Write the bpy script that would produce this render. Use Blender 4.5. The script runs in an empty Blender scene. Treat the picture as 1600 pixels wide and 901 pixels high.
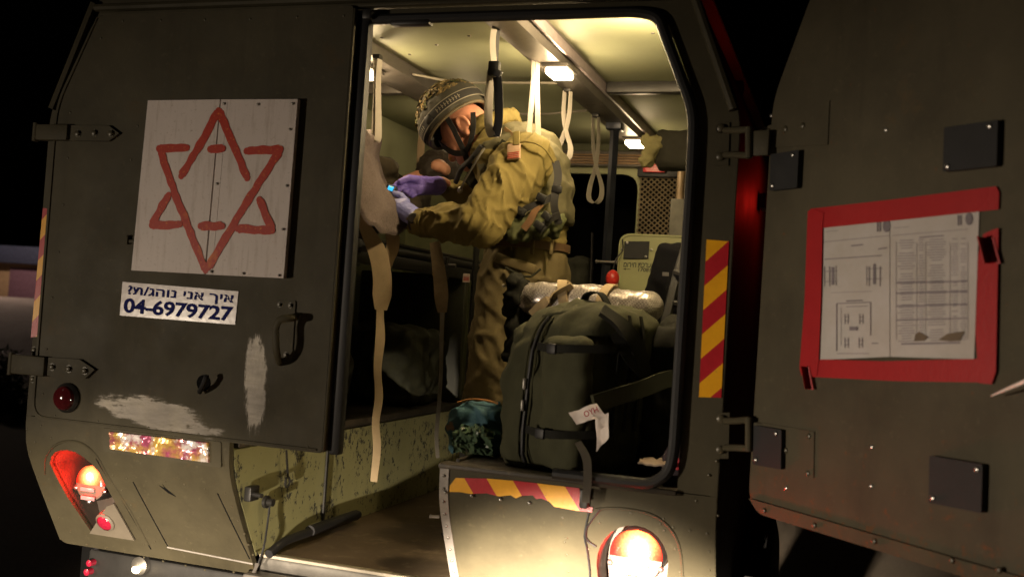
import bpy, bmesh, math, random
import numpy as np
from mathutils import Vector, Matrix, noise
from mathutils.geometry import tessellate_polygon
random.seed(7)
R = math.radians
scene = bpy.context.scene
col = scene.collection

# ------------------------------------------------------------------ camera
YAW, PITCH, ROLL, FPX = R(18.36), R(1.47), R(3.86), 1604.0
CAM = Vector((1.38, -2.63, 1.55))
_f = Vector((-math.sin(YAW)*math.cos(PITCH), math.cos(YAW)*math.cos(PITCH), math.sin(PITCH)))
_r0 = Vector((math.cos(YAW), math.sin(YAW), 0)); _u0 = _r0.cross(_f)
_r = math.cos(ROLL)*_r0 + math.sin(ROLL)*_u0
_u = -math.sin(ROLL)*_r0 + math.cos(ROLL)*_u0
cd = bpy.data.cameras.new('camera'); cam = bpy.data.objects.new('camera', cd); col.objects.link(cam)
cd.sensor_width = 36; cd.lens = 36*FPX/1600; cd.clip_start = .05; cd.clip_end = 500
cam.matrix_world = Matrix(((_r.x, _u.x, -_f.x, CAM.x), (_r.y, _u.y, -_f.y, CAM.y), (_r.z, _u.z, -_f.z, CAM.z), (0, 0, 0, 1)))
cd.dof.use_dof = True; cd.dof.focus_distance = 3.6; cd.dof.aperture_fstop = 3.2
scene.camera = cam

# ------------------------------------------------------------------ night sky, moon, exposure
w = bpy.data.worlds.new('World'); scene.world = w; w.use_nodes = True
nt = w.node_tree; sky = nt.nodes.new('ShaderNodeTexSky'); sky.sky_type = 'NISHITA'; sky.sun_disc = False
sky.sun_elevation = R(-4); sky.sun_rotation = R(220)
nt.links.new(sky.outputs[0], nt.nodes['Background'].inputs[0]); nt.nodes['Background'].inputs[1].default_value = .004
sl = bpy.data.lights.new('moon', 'SUN'); sl.energy = .006; sl.angle = R(5); sl.color = (1, .86, .68)
so = bpy.data.objects.new('moon', sl); col.objects.link(so); so.rotation_euler = (R(58), 0, R(-40))
scene.view_settings.view_transform = 'Standard'; scene.view_settings.look = 'None'
scene.view_settings.exposure = 0; scene.view_settings.gamma = 1
scene.render.engine = 'CYCLES'
scene.cycles.use_denoising = True; scene.cycles.max_bounces = 8; scene.cycles.sample_clamp_indirect = 4
scene.cycles.use_light_tree = True

# ------------------------------------------------------------------ pixel of the photograph -> point on a real plane (used to measure)
def ray(x, y): return (x-800)*_r - (y-450.5)*_u + FPX*_f
def at(x, y, Y=None, X=None, Z=None):
    d = ray(x, y)
    t = (Y-CAM.y)/d.y if Y is not None else (X-CAM.x)/d.x if X is not None else (Z-CAM.z)/d.z
    return CAM + t*d

# ------------------------------------------------------------------ materials
MATS = {}
class N:
    """tiny node helper"""
    def __init__(s, name):
        s.m = bpy.data.materials.new(name); s.m.use_nodes = True
        s.t = s.m.node_tree; s.b = s.t.nodes['Principled BSDF']
        s.pos = s.t.nodes.new('ShaderNodeNewGeometry').outputs['Position']
        s.obj = s.t.nodes.new('ShaderNodeTexCoord').outputs['Object']
    def link(s, a, b): s.t.links.new(a, b)
    def put(s, sock, v):
        if isinstance(v, bpy.types.NodeSocket): s.link(v, sock)
        elif isinstance(v, (tuple, list)) and len(v) == 3 and sock.type == 'RGBA': sock.default_value = (*v, 1)
        else: sock.default_value = v
    def math(s, op, a, b=0, c=None, clamp=False):
        n = s.t.nodes.new('ShaderNodeMath'); n.operation = op; n.use_clamp = clamp
        s.put(n.inputs[0], a); s.put(n.inputs[1], b)
        if c is not None: s.put(n.inputs[2], c)
        return n.outputs[0]
    def noise(s, scale, detail=4, rough=.6, vec=None, stretch=None):
        n = s.t.nodes.new('ShaderNodeTexNoise'); n.inputs['Scale'].default_value = scale
        n.inputs['Detail'].default_value = detail; n.inputs['Roughness'].default_value = rough
        v = s.pos if vec is None else vec
        if stretch:
            m = s.t.nodes.new('ShaderNodeMapping'); m.inputs['Scale'].default_value = stretch
            s.link(v, m.inputs[0]); v = m.outputs[0]
        s.link(v, n.inputs['Vector']); return n.outputs['Fac']
    def ramp(s, fac, a, b):
        n = s.t.nodes.new('ShaderNodeMapRange'); n.inputs[1].default_value = a; n.inputs[2].default_value = b
        s.put(n.inputs[0], fac); return n.outputs[0]
    def mix(s, fac, a, b):
        n = s.t.nodes.new('ShaderNodeMix'); n.data_type = 'RGBA'
        s.put(n.inputs[0], fac); s.put(n.inputs[6], a); s.put(n.inputs[7], b); return n.outputs[2]
    def xyz(s, v=None):
        n = s.t.nodes.new('ShaderNodeSeparateXYZ'); s.link(s.pos if v is None else v, n.inputs[0]); return n.outputs
    def bump(s, h, strength=.3, dist=.002):
        n = s.t.nodes.new('ShaderNodeBump'); n.inputs['Strength'].default_value = strength
        n.inputs['Distance'].default_value = dist; s.link(h, n.inputs['Height'])
        s.link(n.outputs[0], s.b.inputs['Normal'])
    def out(s, color=None, rough=.5, metal=0, spec=None):
        if color is not None: s.put(s.b.inputs['Base Color'], color)
        s.put(s.b.inputs['Roughness'], rough); s.put(s.b.inputs['Metallic'], metal)
        if spec is not None: s.put(s.b.inputs['Specular IOR Level'], spec)
        return s.m

def sc3(c, k): return tuple(min(1, v*k) for v in c)
def simple(name, c, rough=.6, metal=0, var=.25, scale=14, bump=.25, bscale=120, bdist=.001, obj=False, dirt=None):
    if name in MATS: return MATS[name]
    n = N(name); v = n.obj if obj else n.pos
    fac = n.ramp(n.noise(scale, 5, .65, v), .3, .7)
    colr = n.mix(fac, sc3(c, 1-var), sc3(c, 1+var))
    if dirt: colr = n.mix(n.ramp(n.noise(dirt[0], 6, .7, v), dirt[1], dirt[1]+.12), colr, dirt[2])
    if bump: n.bump(n.noise(bscale, 3, .6, v), bump, bdist)
    MATS[name] = n.out(colr, n.ramp(n.noise(scale*2.3, 4, .6, v), -.6+.0, 1.6) if False else rough, metal); return MATS[name]

def emit(name, c, strength, base=(.02, .02, .02)):
    n = N(name); n.put(n.b.inputs['Base Color'], base)
    n.put(n.b.inputs['Emission Color'], c); n.b.inputs['Emission Strength'].default_value = strength
    MATS[name] = n.m; return n.m

OLIVE = (.058, .0505, .030)
def olive_paint(name, scuffs=(), c=OLIVE, rust=False):
    n = N(name); X, Y_, Z = n.xyz()
    base = n.mix(n.ramp(n.noise(3.2, 6, .65), .3, .7), sc3(c, .72), sc3(c, 1.28))
    base = n.mix(n.ramp(n.noise(45, 4, .7), .60, .78), base, sc3(c, 1.45))
    streak = n.noise(9, 5, .7, stretch=(1, 1, .12))
    base = n.mix(n.math('MULTIPLY', n.ramp(streak, .55, .8), .5), base, sc3(c, .55))
    scr = n.ramp(n.noise(55, 5, .8, stretch=(.18, .18, 2.4)), .70, .76)
    base = n.mix(n.math('MULTIPLY', scr, .55), base, sc3(c, 2.6))
    base = n.mix(n.ramp(n.noise(7, 7, .75), .60, .72), base, (c[0]*1.25, c[1]*1.05, c[2]*.85))
    rough = n.ramp(n.noise(6, 5, .6), -.9, 2.0)
    rough = n.math('ADD', rough, .14)
    metal = 0.0
    if scuffs:
        m = None
        for cx, cz, rx, rz, st, tilt in scuffs:
            dx = n.math('SUBTRACT', X, cx); dz = n.math('SUBTRACT', Z, cz)
            a = n.math('ADD', n.math('MULTIPLY', dx, math.cos(tilt)), n.math('MULTIPLY', dz, math.sin(tilt)))
            b = n.math('SUBTRACT', n.math('MULTIPLY', dz, math.cos(tilt)), n.math('MULTIPLY', dx, math.sin(tilt)))
            e = n.math('ADD', n.math('POWER', n.math('ABSOLUTE', n.math('DIVIDE', a, rx)), 2.2), n.math('POWER', n.math('ABSOLUTE', n.math('DIVIDE', b, rz)), 2.2))
            ns = n.math('ADD', n.math('MULTIPLY', n.noise(26, 6, .75, stretch=st), .6), n.math('MULTIPLY', n.noise(9, 5, .7), .4))
            k = n.ramp(n.math('ADD', e, n.math('MULTIPLY', n.math('SUBTRACT', ns, .5), 5.0)), .98, .62)
            k = n.math('MULTIPLY', k, 1, clamp=True)
            m = k if m is None else n.math('MAXIMUM', m, k)
        grain = n.noise(70, 4, .7, stretch=(scuffs[0][4]))
        metalc = n.mix(grain, (.075, .068, .06), (.25, .23, .21))
        base = n.mix(n.math('MULTIPLY', m, n.math('ADD', .15, n.math('MULTIPLY', n.noise(12, 5, .7), .95))), base, metalc)
        metal = n.math('MULTIPLY', m, .55)
        rough = n.math('SUBTRACT', rough, n.math('MULTIPLY', m, .18))
    if rust:
        k = n.ramp(n.math('ADD', n.noise(34, 6, .78), n.math('MULTIPLY', n.ramp(Z, 1.35, 1.12), .10)), .63, .72)
        base = n.mix(n.math('MULTIPLY', k, .8), base, (.14, .05, .014))
    n.bump(n.math('ADD', n.math('MULTIPLY', n.noise(160, 3, .6), .35), n.math('MULTIPLY', n.noise(4.5, 4, .55), 5)), .5, .0012)
    MATS[name] = n.out(base, rough, metal, .22); return n.m

def stripe_tape(name, ax, az, period, phase, duty=.5, origin=(0, 0)):
    n = N(name); X, Y_, Z = n.xyz()
    u = n.math('ADD', n.math('MULTIPLY', X, ax), n.math('MULTIPLY', Z, az))
    u = n.math('ADD', n.math('DIVIDE', u, period), phase)
    f = n.math('FRACT', u); k = n.math('GREATER_THAN', f, duty)
    ns = n.noise(50, 4, .7)
    red = n.mix(ns, (.34, .008, .014), (.52, .018, .03)); yel = n.mix(ns, (.72, .32, .008), (.90, .46, .012))
    c = n.mix(k, yel, red)
    c = n.mix(n.ramp(n.noise(30, 6, .75), .66, .72), c, (.13, .11, .07))
    vor = n.t.nodes.new('ShaderNodeTexVoronoi'); vor.inputs['Scale'].default_value = 260; n.link(n.pos, vor.inputs['Vector'])
    n.bump(vor.outputs[0], .35, .0006)
    MATS[name] = n.out(c, .32, 0, .6); return n.m

# ------------------------------------------------------------------ mesh building
class MB:
    def __init__(s): s.v = []; s.f = []
    def add(s, vs, fs):
        o = len(s.v); s.v += [tuple(v) for v in vs]; s.f += [tuple(i+o for i in f) for f in fs]; return s
    def bm(s, b, M=None):
        b.verts.index_update()
        s.add([(M @ v.co) if M else v.co.copy() for v in b.verts], [[v.index for v in f.verts] for f in b.faces]); b.free(); return s
    def box(s, c, size, M=None, bev=0, seg=2):
        b = bmesh.new(); bmesh.ops.create_cube(b, size=1)
        for v in b.verts: v.co = Vector((v.co.x*size[0], v.co.y*size[1], v.co.z*size[2]))
        if bev: bmesh.ops.bevel(b, geom=b.edges[:], offset=bev, segments=seg, affect='EDGES', profile=.5)
        T = Matrix.Translation(c)
        return s.bm(b, T @ (M.to_4x4() if M else Matrix.Identity(4)))
    def tube(s, pts, rad, seg=10, cap=True, closed=False, flat=None):
        """flat=(k, axis): squash the section to k along axis"""
        pts = [Vector(p) for p in pts]; n = len(pts)
        rads = rad if isinstance(rad, (list, tuple)) else [rad]*n
        vs = []; fs = []; ref = None
        for i, p in enumerate(pts):
            if closed: t = pts[(i+1) % n]-pts[i-1]
            else: t = pts[min(i+1, n-1)]-pts[max(i-1, 0)]
            t.normalize()
            if ref is None:
                ref = Vector((0, 0, 1)) if abs(t.z) < .9 else Vector((1, 0, 0))
            a = (ref - t*ref.dot(t)).normalized(); ref = a; b = t.cross(a)
            for k in range(seg):
                th = 2*math.pi*k/seg
                q = a*math.cos(th)*rads[i]+b*math.sin(th)*rads[i]
                if flat: ax = Vector(flat[1]).normalized(); q -= ax*q.dot(ax)*(1-flat[0])
                vs.append(p+q)
        m = n if closed else n-1
        for i in range(m):
            for k in range(seg):
                j = (i+1) % n; l = (k+1) % seg
                fs.append((i*seg+k, i*seg+l, j*seg+l, j*seg+k))
        if cap and not closed:
            fs.append(tuple(range(seg))[::-1]); fs.append(tuple((n-1)*seg+k for k in range(seg)))
        return s.add(vs, fs)
    def cyl(s, a, b, r, r2=None, seg=16): return s.tube([a, b], [r, r if r2 is None else r2], seg)
    def ball(s, c, r, M=None, u=16, v=10):
        b = bmesh.new(); bmesh.ops.create_uvsphere(b, u_segments=u, v_segments=v, radius=1)
        r = (r, r, r) if not isinstance(r, (tuple, list)) else r
        for q in b.verts: q.co = Vector((q.co.x*r[0], q.co.y*r[1], q.co.z*r[2]))
        return s.bm(b, Matrix.Translation(c) @ (M.to_4x4() if M else Matrix.Identity(4)))
    def limb(s, pts, rads, seg=14):
        s.tube(pts, rads, seg)
        for p, r in zip(pts, rads): s.ball(p, r, u=14, v=9)
        return s
    def loft(s, secs, seg=24, cap=True):
        vs = []; fs = []
        for c, a, b in secs:
            c, a, b = Vector(c), Vector(a), Vector(b)
            for k in range(seg):
                th = 2*math.pi*k/seg; vs.append(c+a*math.cos(th)+b*math.sin(th))
        for i in range(len(secs)-1):
            for k in range(seg):
                l = (k+1) % seg; fs.append((i*seg+k, i*seg+l, (i+1)*seg+l, (i+1)*seg+k))
        if cap: fs.append(tuple(range(seg))[::-1]); fs.append(tuple((len(secs)-1)*seg+k for k in range(seg)))
        return s.add(vs, fs)
    def lathe(s, prof, c, axis, seg=24, ref=None):
        """prof: (radius, height) along axis"""
        ax = Vector(axis).normalized(); a = Vector((0, 0, 1)) if abs(ax.z) < .9 else Vector((1, 0, 0))
        a = (a-ax*a.dot(ax)).normalized(); b = ax.cross(a); c = Vector(c)
        vs = []; fs = []; n = len(prof)
        for r, h in prof:
            for k in range(seg):
                th = 2*math.pi*k/seg; vs.append(c+ax*h+(a*math.cos(th)+b*math.sin(th))*max(r, 1e-5))
        for i in range(n-1):
            for k in range(seg):
                l = (k+1) % seg; fs.append((i*seg+k, i*seg+l, (i+1)*seg+l, (i+1)*seg+k))
        return s.add(vs, fs)
    def grid(s, rows, thick=None):
        """rows of points -> sheet; thick = constant vector offset for a back side"""
        n, m = len(rows), len(rows[0]); vs = [p for r in rows for p in r]; fs = []
        for i in range(n-1):
            for j in range(m-1): fs.append((i*m+j, i*m+j+1, (i+1)*m+j+1, (i+1)*m+j))
        if thick is not None:
            t = Vector(thick); N0 = len(vs); vs = vs+[Vector(p)+t for p in vs]
            fs += [tuple(i+N0 for i in f[::-1]) for f in fs]
            ring = [j for j in range(m)]+[i*m+m-1 for i in range(1, n)]+[(n-1)*m+j for j in range(m-2, -1, -1)]+[i*m for i in range(n-2, 0, -1)]
            for a, b in zip(ring, ring[1:]+ring[:1]): fs.append((a, a+N0, b+N0, b))
        return s.add(vs, fs)
    def sheet(s, outer, holes, fn, thick, cuts_v=(), cuts_u=()):
        """flat polygon with holes in (u,v); fn(u,v,d) -> 3D; d = 0 front, thick = back"""
        loops = [[Vector((u, v, 0)) for u, v in outer]]+[[Vector((u, v, 0)) for u, v in h] for h in holes]
        flat = [p for l in loops for p in l]
        b = bmesh.new(); bv = [b.verts.new(p) for p in flat]
        for t in tessellate_polygon(loops):
            try: b.faces.new([bv[i] for i in t])
            except ValueError: pass
        for c, no in [((0, v, 0), (0, 1, 0)) for v in cuts_v]+[((u, 0, 0), (1, 0, 0)) for u in cuts_u]:
            bmesh.ops.bisect_plane(b, geom=b.verts[:]+b.edges[:]+b.faces[:], plane_co=c, plane_no=no)
        b.verts.index_update(); n = len(b.verts)
        vs = [Vector(fn(v.co.x, v.co.y, 0)) for v in b.verts]+[Vector(fn(v.co.x, v.co.y, thick)) for v in b.verts]
        fs = []
        for f in b.faces:
            i = [v.index for v in f.verts]; fs += [i, [k+n for k in i[::-1]]]
        for e in b.edges:
            if e.is_boundary:
                i, j = e.verts[0].index, e.verts[1].index; fs.append([i, j, j+n, i+n])
        b.free(); return s.add(vs, fs)
    def dome(s, p, nrm, r, h=None, seg=8):
        h = h or r*.6
        return s.lathe([(r, 0), (r*.8, h*.65), (r*.4, h*.95), (0, h)], p, nrm, seg)
    def build(s, name, mat, parent=None, smooth=35, kind=None):
        me = bpy.data.meshes.new(name)
        off = Vector((0, 0, 0)) if parent is None else world_loc(parent)
        me.from_pydata([tuple(Vector(v)-off) for v in s.v], [], s.f)
        b = bmesh.new(); b.from_mesh(me); bmesh.ops.recalc_face_normals(b, faces=b.faces[:]); b.to_mesh(me); b.free()
        return finish(name, me, mat, parent, smooth, kind)

def world_loc(o):
    v = Vector(o.location)
    while o.parent: o = o.parent; v += Vector(o.location)
    return v
def finish(name, me, mat, parent, smooth, kind=None):
    if mat: me.materials.append(mat)
    if smooth:
        me.polygons.foreach_set('use_smooth', [True]*len(me.polygons)); me.set_sharp_from_angle(angle=R(smooth))
    o = bpy.data.objects.new(name, me); col.objects.link(o)
    if parent: o.parent = parent
    if kind: o['kind'] = kind
    return o
def thing(name, label, cat, loc=(0, 0, 0), group=None):
    o = bpy.data.objects.new(name, None); o.empty_display_size = .1; col.objects.link(o); o.location = loc
    return tag(o, label, cat, group)
def tag(o, label, cat, group=None):
    o['label'] = label; o['category'] = cat
    if group: o['group'] = group
    return o
def melt(mb, name, mat, parent, voxel=.008, smooth_it=3, post=None, factor=.5):
    """union of closed shapes into one continuous surface; post(co, normal) -> new co for folds"""
    me = bpy.data.meshes.new('tmp'); me.from_pydata([tuple(v) for v in mb.v], [], mb.f)
    b = bmesh.new(); b.from_mesh(me); bmesh.ops.recalc_face_normals(b, faces=b.faces[:]); b.to_mesh(me); b.free()
    t = bpy.data.objects.new('tmp', me); col.objects.link(t)
    m = t.modifiers.new('r', 'REMESH'); m.mode = 'VOXEL'; m.voxel_size = voxel
    if smooth_it: s = t.modifiers.new('s', 'SMOOTH'); s.iterations = smooth_it; s.factor = factor
    dg = bpy.context.evaluated_depsgraph_get(); dg.update()
    out = bpy.data.meshes.new_from_object(t.evaluated_get(dg)); out.name = name
    bpy.data.objects.remove(t); bpy.data.meshes.remove(me)
    if post:
        nr = [v.normal.copy() for v in out.vertices]
        for v, q in zip(out.vertices, nr): v.co = post(v.co.copy(), q)
    off = world_loc(parent) if parent else Vector((0, 0, 0))
    for v in out.vertices: v.co -= off
    return finish(name, out, mat, parent, 60)

def arc_poly(pts, rad, seg=5):
    """round the corners of a polygon; rad per corner"""
    out = []; n = len(pts)
    for i in range(n):
        r = rad[i] if isinstance(rad, (list, tuple)) else rad
        p = Vector(pts[i]).to_2d(); a = Vector(pts[i-1]).to_2d()-p; b = Vector(pts[(i+1) % n]).to_2d()-p
        if r <= 0: out.append((p.x, p.y)); continue
        d = min(r, a.length*.45, b.length*.45); a.normalize(); b.normalize()
        p0 = p+a*d; p1 = p+b*d
        for k in range(seg+1):
            t = k/seg; q = p0*(1-t)**2+p*2*t*(1-t)+p1*t*t; out.append((q.x, q.y))
    return out
def spline(pts, n=6):
    """Catmull-Rom through points"""
    P = [Vector(p) for p in pts]; P = [P[0]*2-P[1]]+P+[P[-1]*2-P[-2]]; out = []
    for i in range(1, len(P)-2):
        for k in range(n):
            t = k/n; a, b, c, d = P[i-1:i+3]
            out.append(.5*((2*b)+(c-a)*t+(2*a-5*b+4*c-d)*t*t+(3*b-a-3*c+d)*t**3))
    return out+[P[-2]]
def text_mb(mb, body, fn, bold=.012, d=0.0, spacing=1.0):
    """flat lettering; fn(u,v) maps unit text box (u 0..1 along, v 0..1 up) to 3D"""
    c = bpy.data.curves.new('t', 'FONT'); c.body = body; c.offset = bold; c.space_character = spacing; c.resolution_u = 4
    o = bpy.data.objects.new('t', c); col.objects.link(o)
    dg = bpy.context.evaluated_depsgraph_get(); dg.update()
    m = o.evaluated_get(dg).to_mesh(); P = [v.co.copy() for v in m.vertices]; F = [list(p.vertices) for p in m.polygons]
    o.evaluated_get(dg).to_mesh_clear(); bpy.data.objects.remove(o)
    x0, x1 = min(p.x for p in P), max(p.x for p in P); y0, y1 = min(p.y for p in P), max(p.y for p in P)
    mb.add([fn((p.x-x0)/(x1-x0), (p.y-y0)/(y1-y0)) for p in P], F)
def bil(a, b, c, d):
    """corners: left-bottom, right-bottom, right-top, left-top"""
    a, b, c, d = map(Vector, (a, b, c, d))
    return lambda u, v: a*(1-u)*(1-v)+b*u*(1-v)+c*u*v+d*(1-u)*v
def fbm(p, s, o=3):
    return noise.fractal(Vector(p)*s, 1.0, 2.0, o)
# ------------------------------------------------------------------ shared materials
M_olive = olive_paint('olive_paint')
M_olive_r = olive_paint('olive_paint_rust', rust=True)
M_black = simple('black_rubber', (.009, .009, .010), .55, var=.3, bump=.3)
M_gap = simple('black_gap', (.005, .005, .005), .9, bump=0); M_gap.node_tree.nodes['Principled BSDF'].inputs['Specular IOR Level'].default_value = .1
M_steel = simple('dull_steel', (.20, .19, .17), .42, .7, dirt=(30, .62, (.06, .04, .025)))
M_bare = simple('bare_edge', (.42, .39, .36), .38, .6)
M_dark = simple('dark_metal', (.03, .029, .027), .45, .4)
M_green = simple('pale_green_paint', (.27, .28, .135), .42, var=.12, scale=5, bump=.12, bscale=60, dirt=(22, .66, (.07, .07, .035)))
M_ceil = simple('ceiling_green', (.31, .325, .20), .62, var=.1, scale=3, bump=.1, bscale=40, dirt=(9, .68, (.2, .19, .1)))
def chipped():
    n = N('chipped_green_paint')
    big = n.ramp(n.noise(4.5, 5, .65), .35, .62)
    ch = n.ramp(n.math('ADD', n.noise(52, 6, .75, stretch=(1, 1, .7)), n.math('MULTIPLY', big, .14)), .635, .68)
    sc = n.ramp(n.noise(120, 4, .8, stretch=(1, .35, 1)), .66, .72)
    c = n.mix(n.noise(7, 5, .6), (.19, .185, .085), (.30, .29, .145))
    c = n.mix(n.math('MULTIPLY', sc, .5), c, (.06, .06, .03)); c = n.mix(ch, c, (.035, .035, .028))
    n.bump(n.math('SUBTRACT', 1, ch), .4, .0015)
    MATS['chip'] = n.out(c, n.math('ADD', .38, n.math('MULTIPLY', ch, .3))); return n.m
M_chip = chipped()
def dirty_floor():
    n = N('dirty_step_floor')
    c = n.mix(n.noise(3, 6, .7), (.045, .03, .014), (.15, .105, .055))
    c = n.mix(n.ramp(n.noise(14, 6, .75), .55, .75), c, (.20, .15, .085))
    c = n.mix(n.ramp(n.noise(8, 6, .75, stretch=(.4, 2, 1)), .6, .75), c, (.02, .015, .008))
    n.bump(n.noise(60, 6, .75), .5, .003); MATS['floor'] = n.out(c, .75); return n.m
M_floor = dirty_floor()
M_deck = simple('worn_dark_deck', (.035, .027, .017), .6, var=.6, scale=6, bump=.5, bscale=90, dirt=(16, .6, (.10, .075, .045)))
M_cream = simple('cream_webbing', (.52, .40, .24), .85, var=.12, bump=.5, bscale=700, bdist=.0006)
M_strapw = simple('white_webbing', (.46, .42, .36), .8, var=.1, bump=.5, bscale=700, bdist=.0006)
M_strapg = simple('grey_webbing', (.22, .20, .16), .85, var=.12, bump=.5, bscale=700, bdist=.0006)
M_blackweb = simple('black_webbing', (.015, .014, .014), .7, bump=.5, bscale=600)
M_bolt = simple('painted_bolt', sc3(OLIVE, 1.15), .4, .1, bump=0)
M_screw = simple('steel_screw', (.35, .34, .32), .3, .9, bump=0)

# ------------------------------------------------------------------ the ambulance: outside
amb = thing('military_ambulance', 'olive drab military ambulance seen from behind with one rear door swung open', 'ambulance')
def py(z):
    s = 1.03-z; return .59*(s+math.sqrt(s*s+.0025))/2-.004
def onpanel(x, y):
    Y = 0
    for _ in range(25): p = at(x, y, Y=Y); Y = py(p.z)
    return p
def px2d(pts, Y): return [(at(x, y, Y=Y).x, at(x, y, Y=Y).z) for x, y in pts]

# rear frame round the door opening
prof_o = [(-1.085, 1.13), (-1.085, 2.10), (-.955, 2.41), (-.86, 2.56), (.86, 2.56), (.955, 2.41), (1.085, 2.10), (1.085, 1.13)]
prof_i = [(.985, 1.13), (.985, 2.10), (.865, 2.375), (-.865, 2.375), (-.985, 2.10), (-.985, 1.13)]
poly = arc_poly(prof_o+prof_i, [0, .06, .08, .08, .08, .08, .06, 0, 0, .1, .09, .09, .1, 0])
MB().sheet(poly, [], lambda u, v, d: (u, d, v), .06).build('rear_frame', M_olive, amb)
# outer skin: side walls and roof
def skin(side):
    mb = MB(); pr = [(1.087, .70), (1.087, 2.10), (.957, 2.41), (.862, 2.562)]
    pr = [(1.087, .70), (1.087, .8), (1.087, .9), (1.087, .96), (1.087, 1.0), (1.087, 1.04), (1.087, 1.1)]+arc_poly([(.0, .70)]+pr+[(0, 2.562)], [0, 0, .06, .08, .08, 0])[2:-1]
    mb.grid([[(side*a, y+(py(b) if k == 0 and b < 1.1 else 0), b) for a, b in pr] for k, y in enumerate((.0015, .35, 1.2, 2.4, 3.1))], thick=(-side*.02, 0, 0))
    return mb
for s in (-1, 1): skin(s).build('side_wall', M_olive, amb)
MB().box((0, 1.55, 2.575), (1.76, 3.1, .03), bev=.008).build('roof', M_olive, amb)
# roof gutter trims above the doors
g = MB(); g.tube([(-.93, -.012, 2.425), (.93, -.012, 2.425)], .012, 8); g.box((0, -.006, 2.47), (1.84, .02, .018), bev=.004)
g.box((0, -.02, 2.398), (1.78, .035, .012), bev=.003); g.build('roof_gutter', M_olive, amb)
# slanted corner gutter strips
for s in (-1, 1):
    MB().tube([(s*.935, -.012, 2.44), (s*1.068, -.012, 2.105)], .013, 8).build('corner_trim', M_olive, amb)
# door seal: black rubber tube round the open half, seen at the right
sp = [(.03, 2.362), (.80, 2.362), (.86, 2.35), (.968, 2.10), (.972, 2.0), (.972, 1.24), (.965, 1.18), (.92, 1.142), (.66, 1.142)]
sp = arc_poly([(0, 0)]+sp+[(0, 0)], [0, 0, .03, .06, .08, .05, .06, .05, .05, 0, 0])[1:-1]
MB().tube([(a, -.012, b) for a, b in sp], .015, 10).build('door_seal', M_black, amb)
# centre latch under the header
l = MB(); l.box((.10, -.005, 2.362), (.22, .03, .022), bev=.004); l.box((.16, -.01, 2.349), (.12, .03, .016), bev=.004)
l.box((.035, -.02, 2.37), (.03, .05, .03), bev=.006); l.build('header_latch', M_dark, amb)

# lower rear panels, bent under, with recesses for the tail lamps
def lower_panel(x0, x1, hole, mat, name):
    outer = arc_poly([(x0, 1.128), (x0, .69), (x1, .69), (x1, 1.128)], [0, .03, .03, 0])
    def fn(u, v, d): return (u, py(v)+d, v)
    cuts = [1.128-.438*k/24 for k in range(1, 24)]
    return MB().sheet(outer, [hole], fn, .022, cuts_v=cuts).build(name, mat, amb)
hL = [onpanel(*p) for p in [(78, 724), (80, 713), (86, 706), (95, 703), (106, 703), (118, 706), (131, 714), (143, 724), (155, 738), (165, 758), (180, 784), (143, 831), (104, 774)]]
hLc = [(p.x, p.z) for p in hL]
hR = []
cR = onpanel(987, 877)
for k in range(26):
    t = 2*math.pi*k/26; q = onpanel(987+(57 if math.cos(t) > 0 else 55)*math.cos(t), 880-60*math.sin(t)*(1 if math.sin(t) > 0 else 1.25)); hR.append((q.x, q.z))
M_panelL = olive_paint('olive_panel_left')
pl = lower_panel(-1.085, -.335, hLc, M_panelL, 'rear_panel')
pr_ = lower_panel(.335, 1.085, hR, M_panelL, 'rear_panel')
# raised riveted skins, seams and ridges on the panels
def strip_on(pts, wd, h, name, mat, parent):
    """thin raised bar following the bent panel through photo-measured points"""
    P = [onpanel(*p) for p in pts]; Q = []
    for a, b in zip(P, P[1:]):
        for k in range(6):
            t = k/6; z = a.z+(b.z-a.z)*t; Q.append(Vector((a.x+(b.x-a.x)*t, py(z)-h*.35, z)))
    Q.append(P[-1]-Vector((0, h*.35, 0)))
    return MB().tube(Q, wd, 6).build(name, mat, parent)
for pts in ([(150, 715), (185, 770), (236, 857)], [(208, 752), (262, 852)], [(340, 770), (390, 872)]):
    strip_on(pts, .0022, .0, 'panel_seam', M_gap, pl)
strip_on([(262, 854), (395, 880)], .003, .002, 'weld_line', M_bare, pl)
# raised lip round the left recess
lip = [onpanel(*p) for p in spline([(70, 740, 0), (72, 712, 0), (92, 692, 0), (122, 690, 0), (148, 708, 0), (170, 745, 0), (205, 800, 0), (232, 850, 0)], 5) for p in [(p[0], p[1])]]
MB().tube([(p.x, p.y-.001, p.z) for p in lip], .004, 6).build('recess_lip', M_olive, pl)
# riveted doubler round the right recess
arc = [onpanel(x, y) for x, y in [(930, 795), (960, 793), (990, 796), (1018, 803), (1040, 817), (1056, 838), (1064, 865), (1067, 900)]]
arc = spline(arc, 4); MB().tube([(p.x, py(p.z)-.002, p.z) for p in arc], .0035, 6).build('recess_lip', M_olive, pr_)
def rivets(pts, parent, r=.0045, fn=onpanel, nrm=None):
    mb = MB()
    for x, y in pts:
        p = fn(x, y); sl = .59 if p.z < 1.0 else .1
        n = nrm or Vector((0, -1, -sl)).normalized(); mb.dome(p+n*(-.0005), n, r, r*.7)
    return mb.build('rivets', M_bolt, parent, kind='stuff')
rv = [(60, 745), (75, 780), (92, 808), (110, 830), (135, 850), (165, 855), (195, 862), (225, 870), (255, 876), (290, 883), (320, 890), (365, 893), (190, 765), (205, 788), (218, 808), (230, 827), (242, 845), (225, 850), (268, 858), (285, 862), (302, 858), (325, 868), (345, 871), (370, 876), (352, 770), (362, 790), (372, 812), (382, 833), (388, 850), (395, 866),
      (42, 670), (55, 690), (64, 665), (80, 684), (48, 705), (130, 693), (112, 688), (258, 752), (288, 756), (320, 763), (198, 747), (176, 742), (166, 800), (205, 836)]
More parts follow.
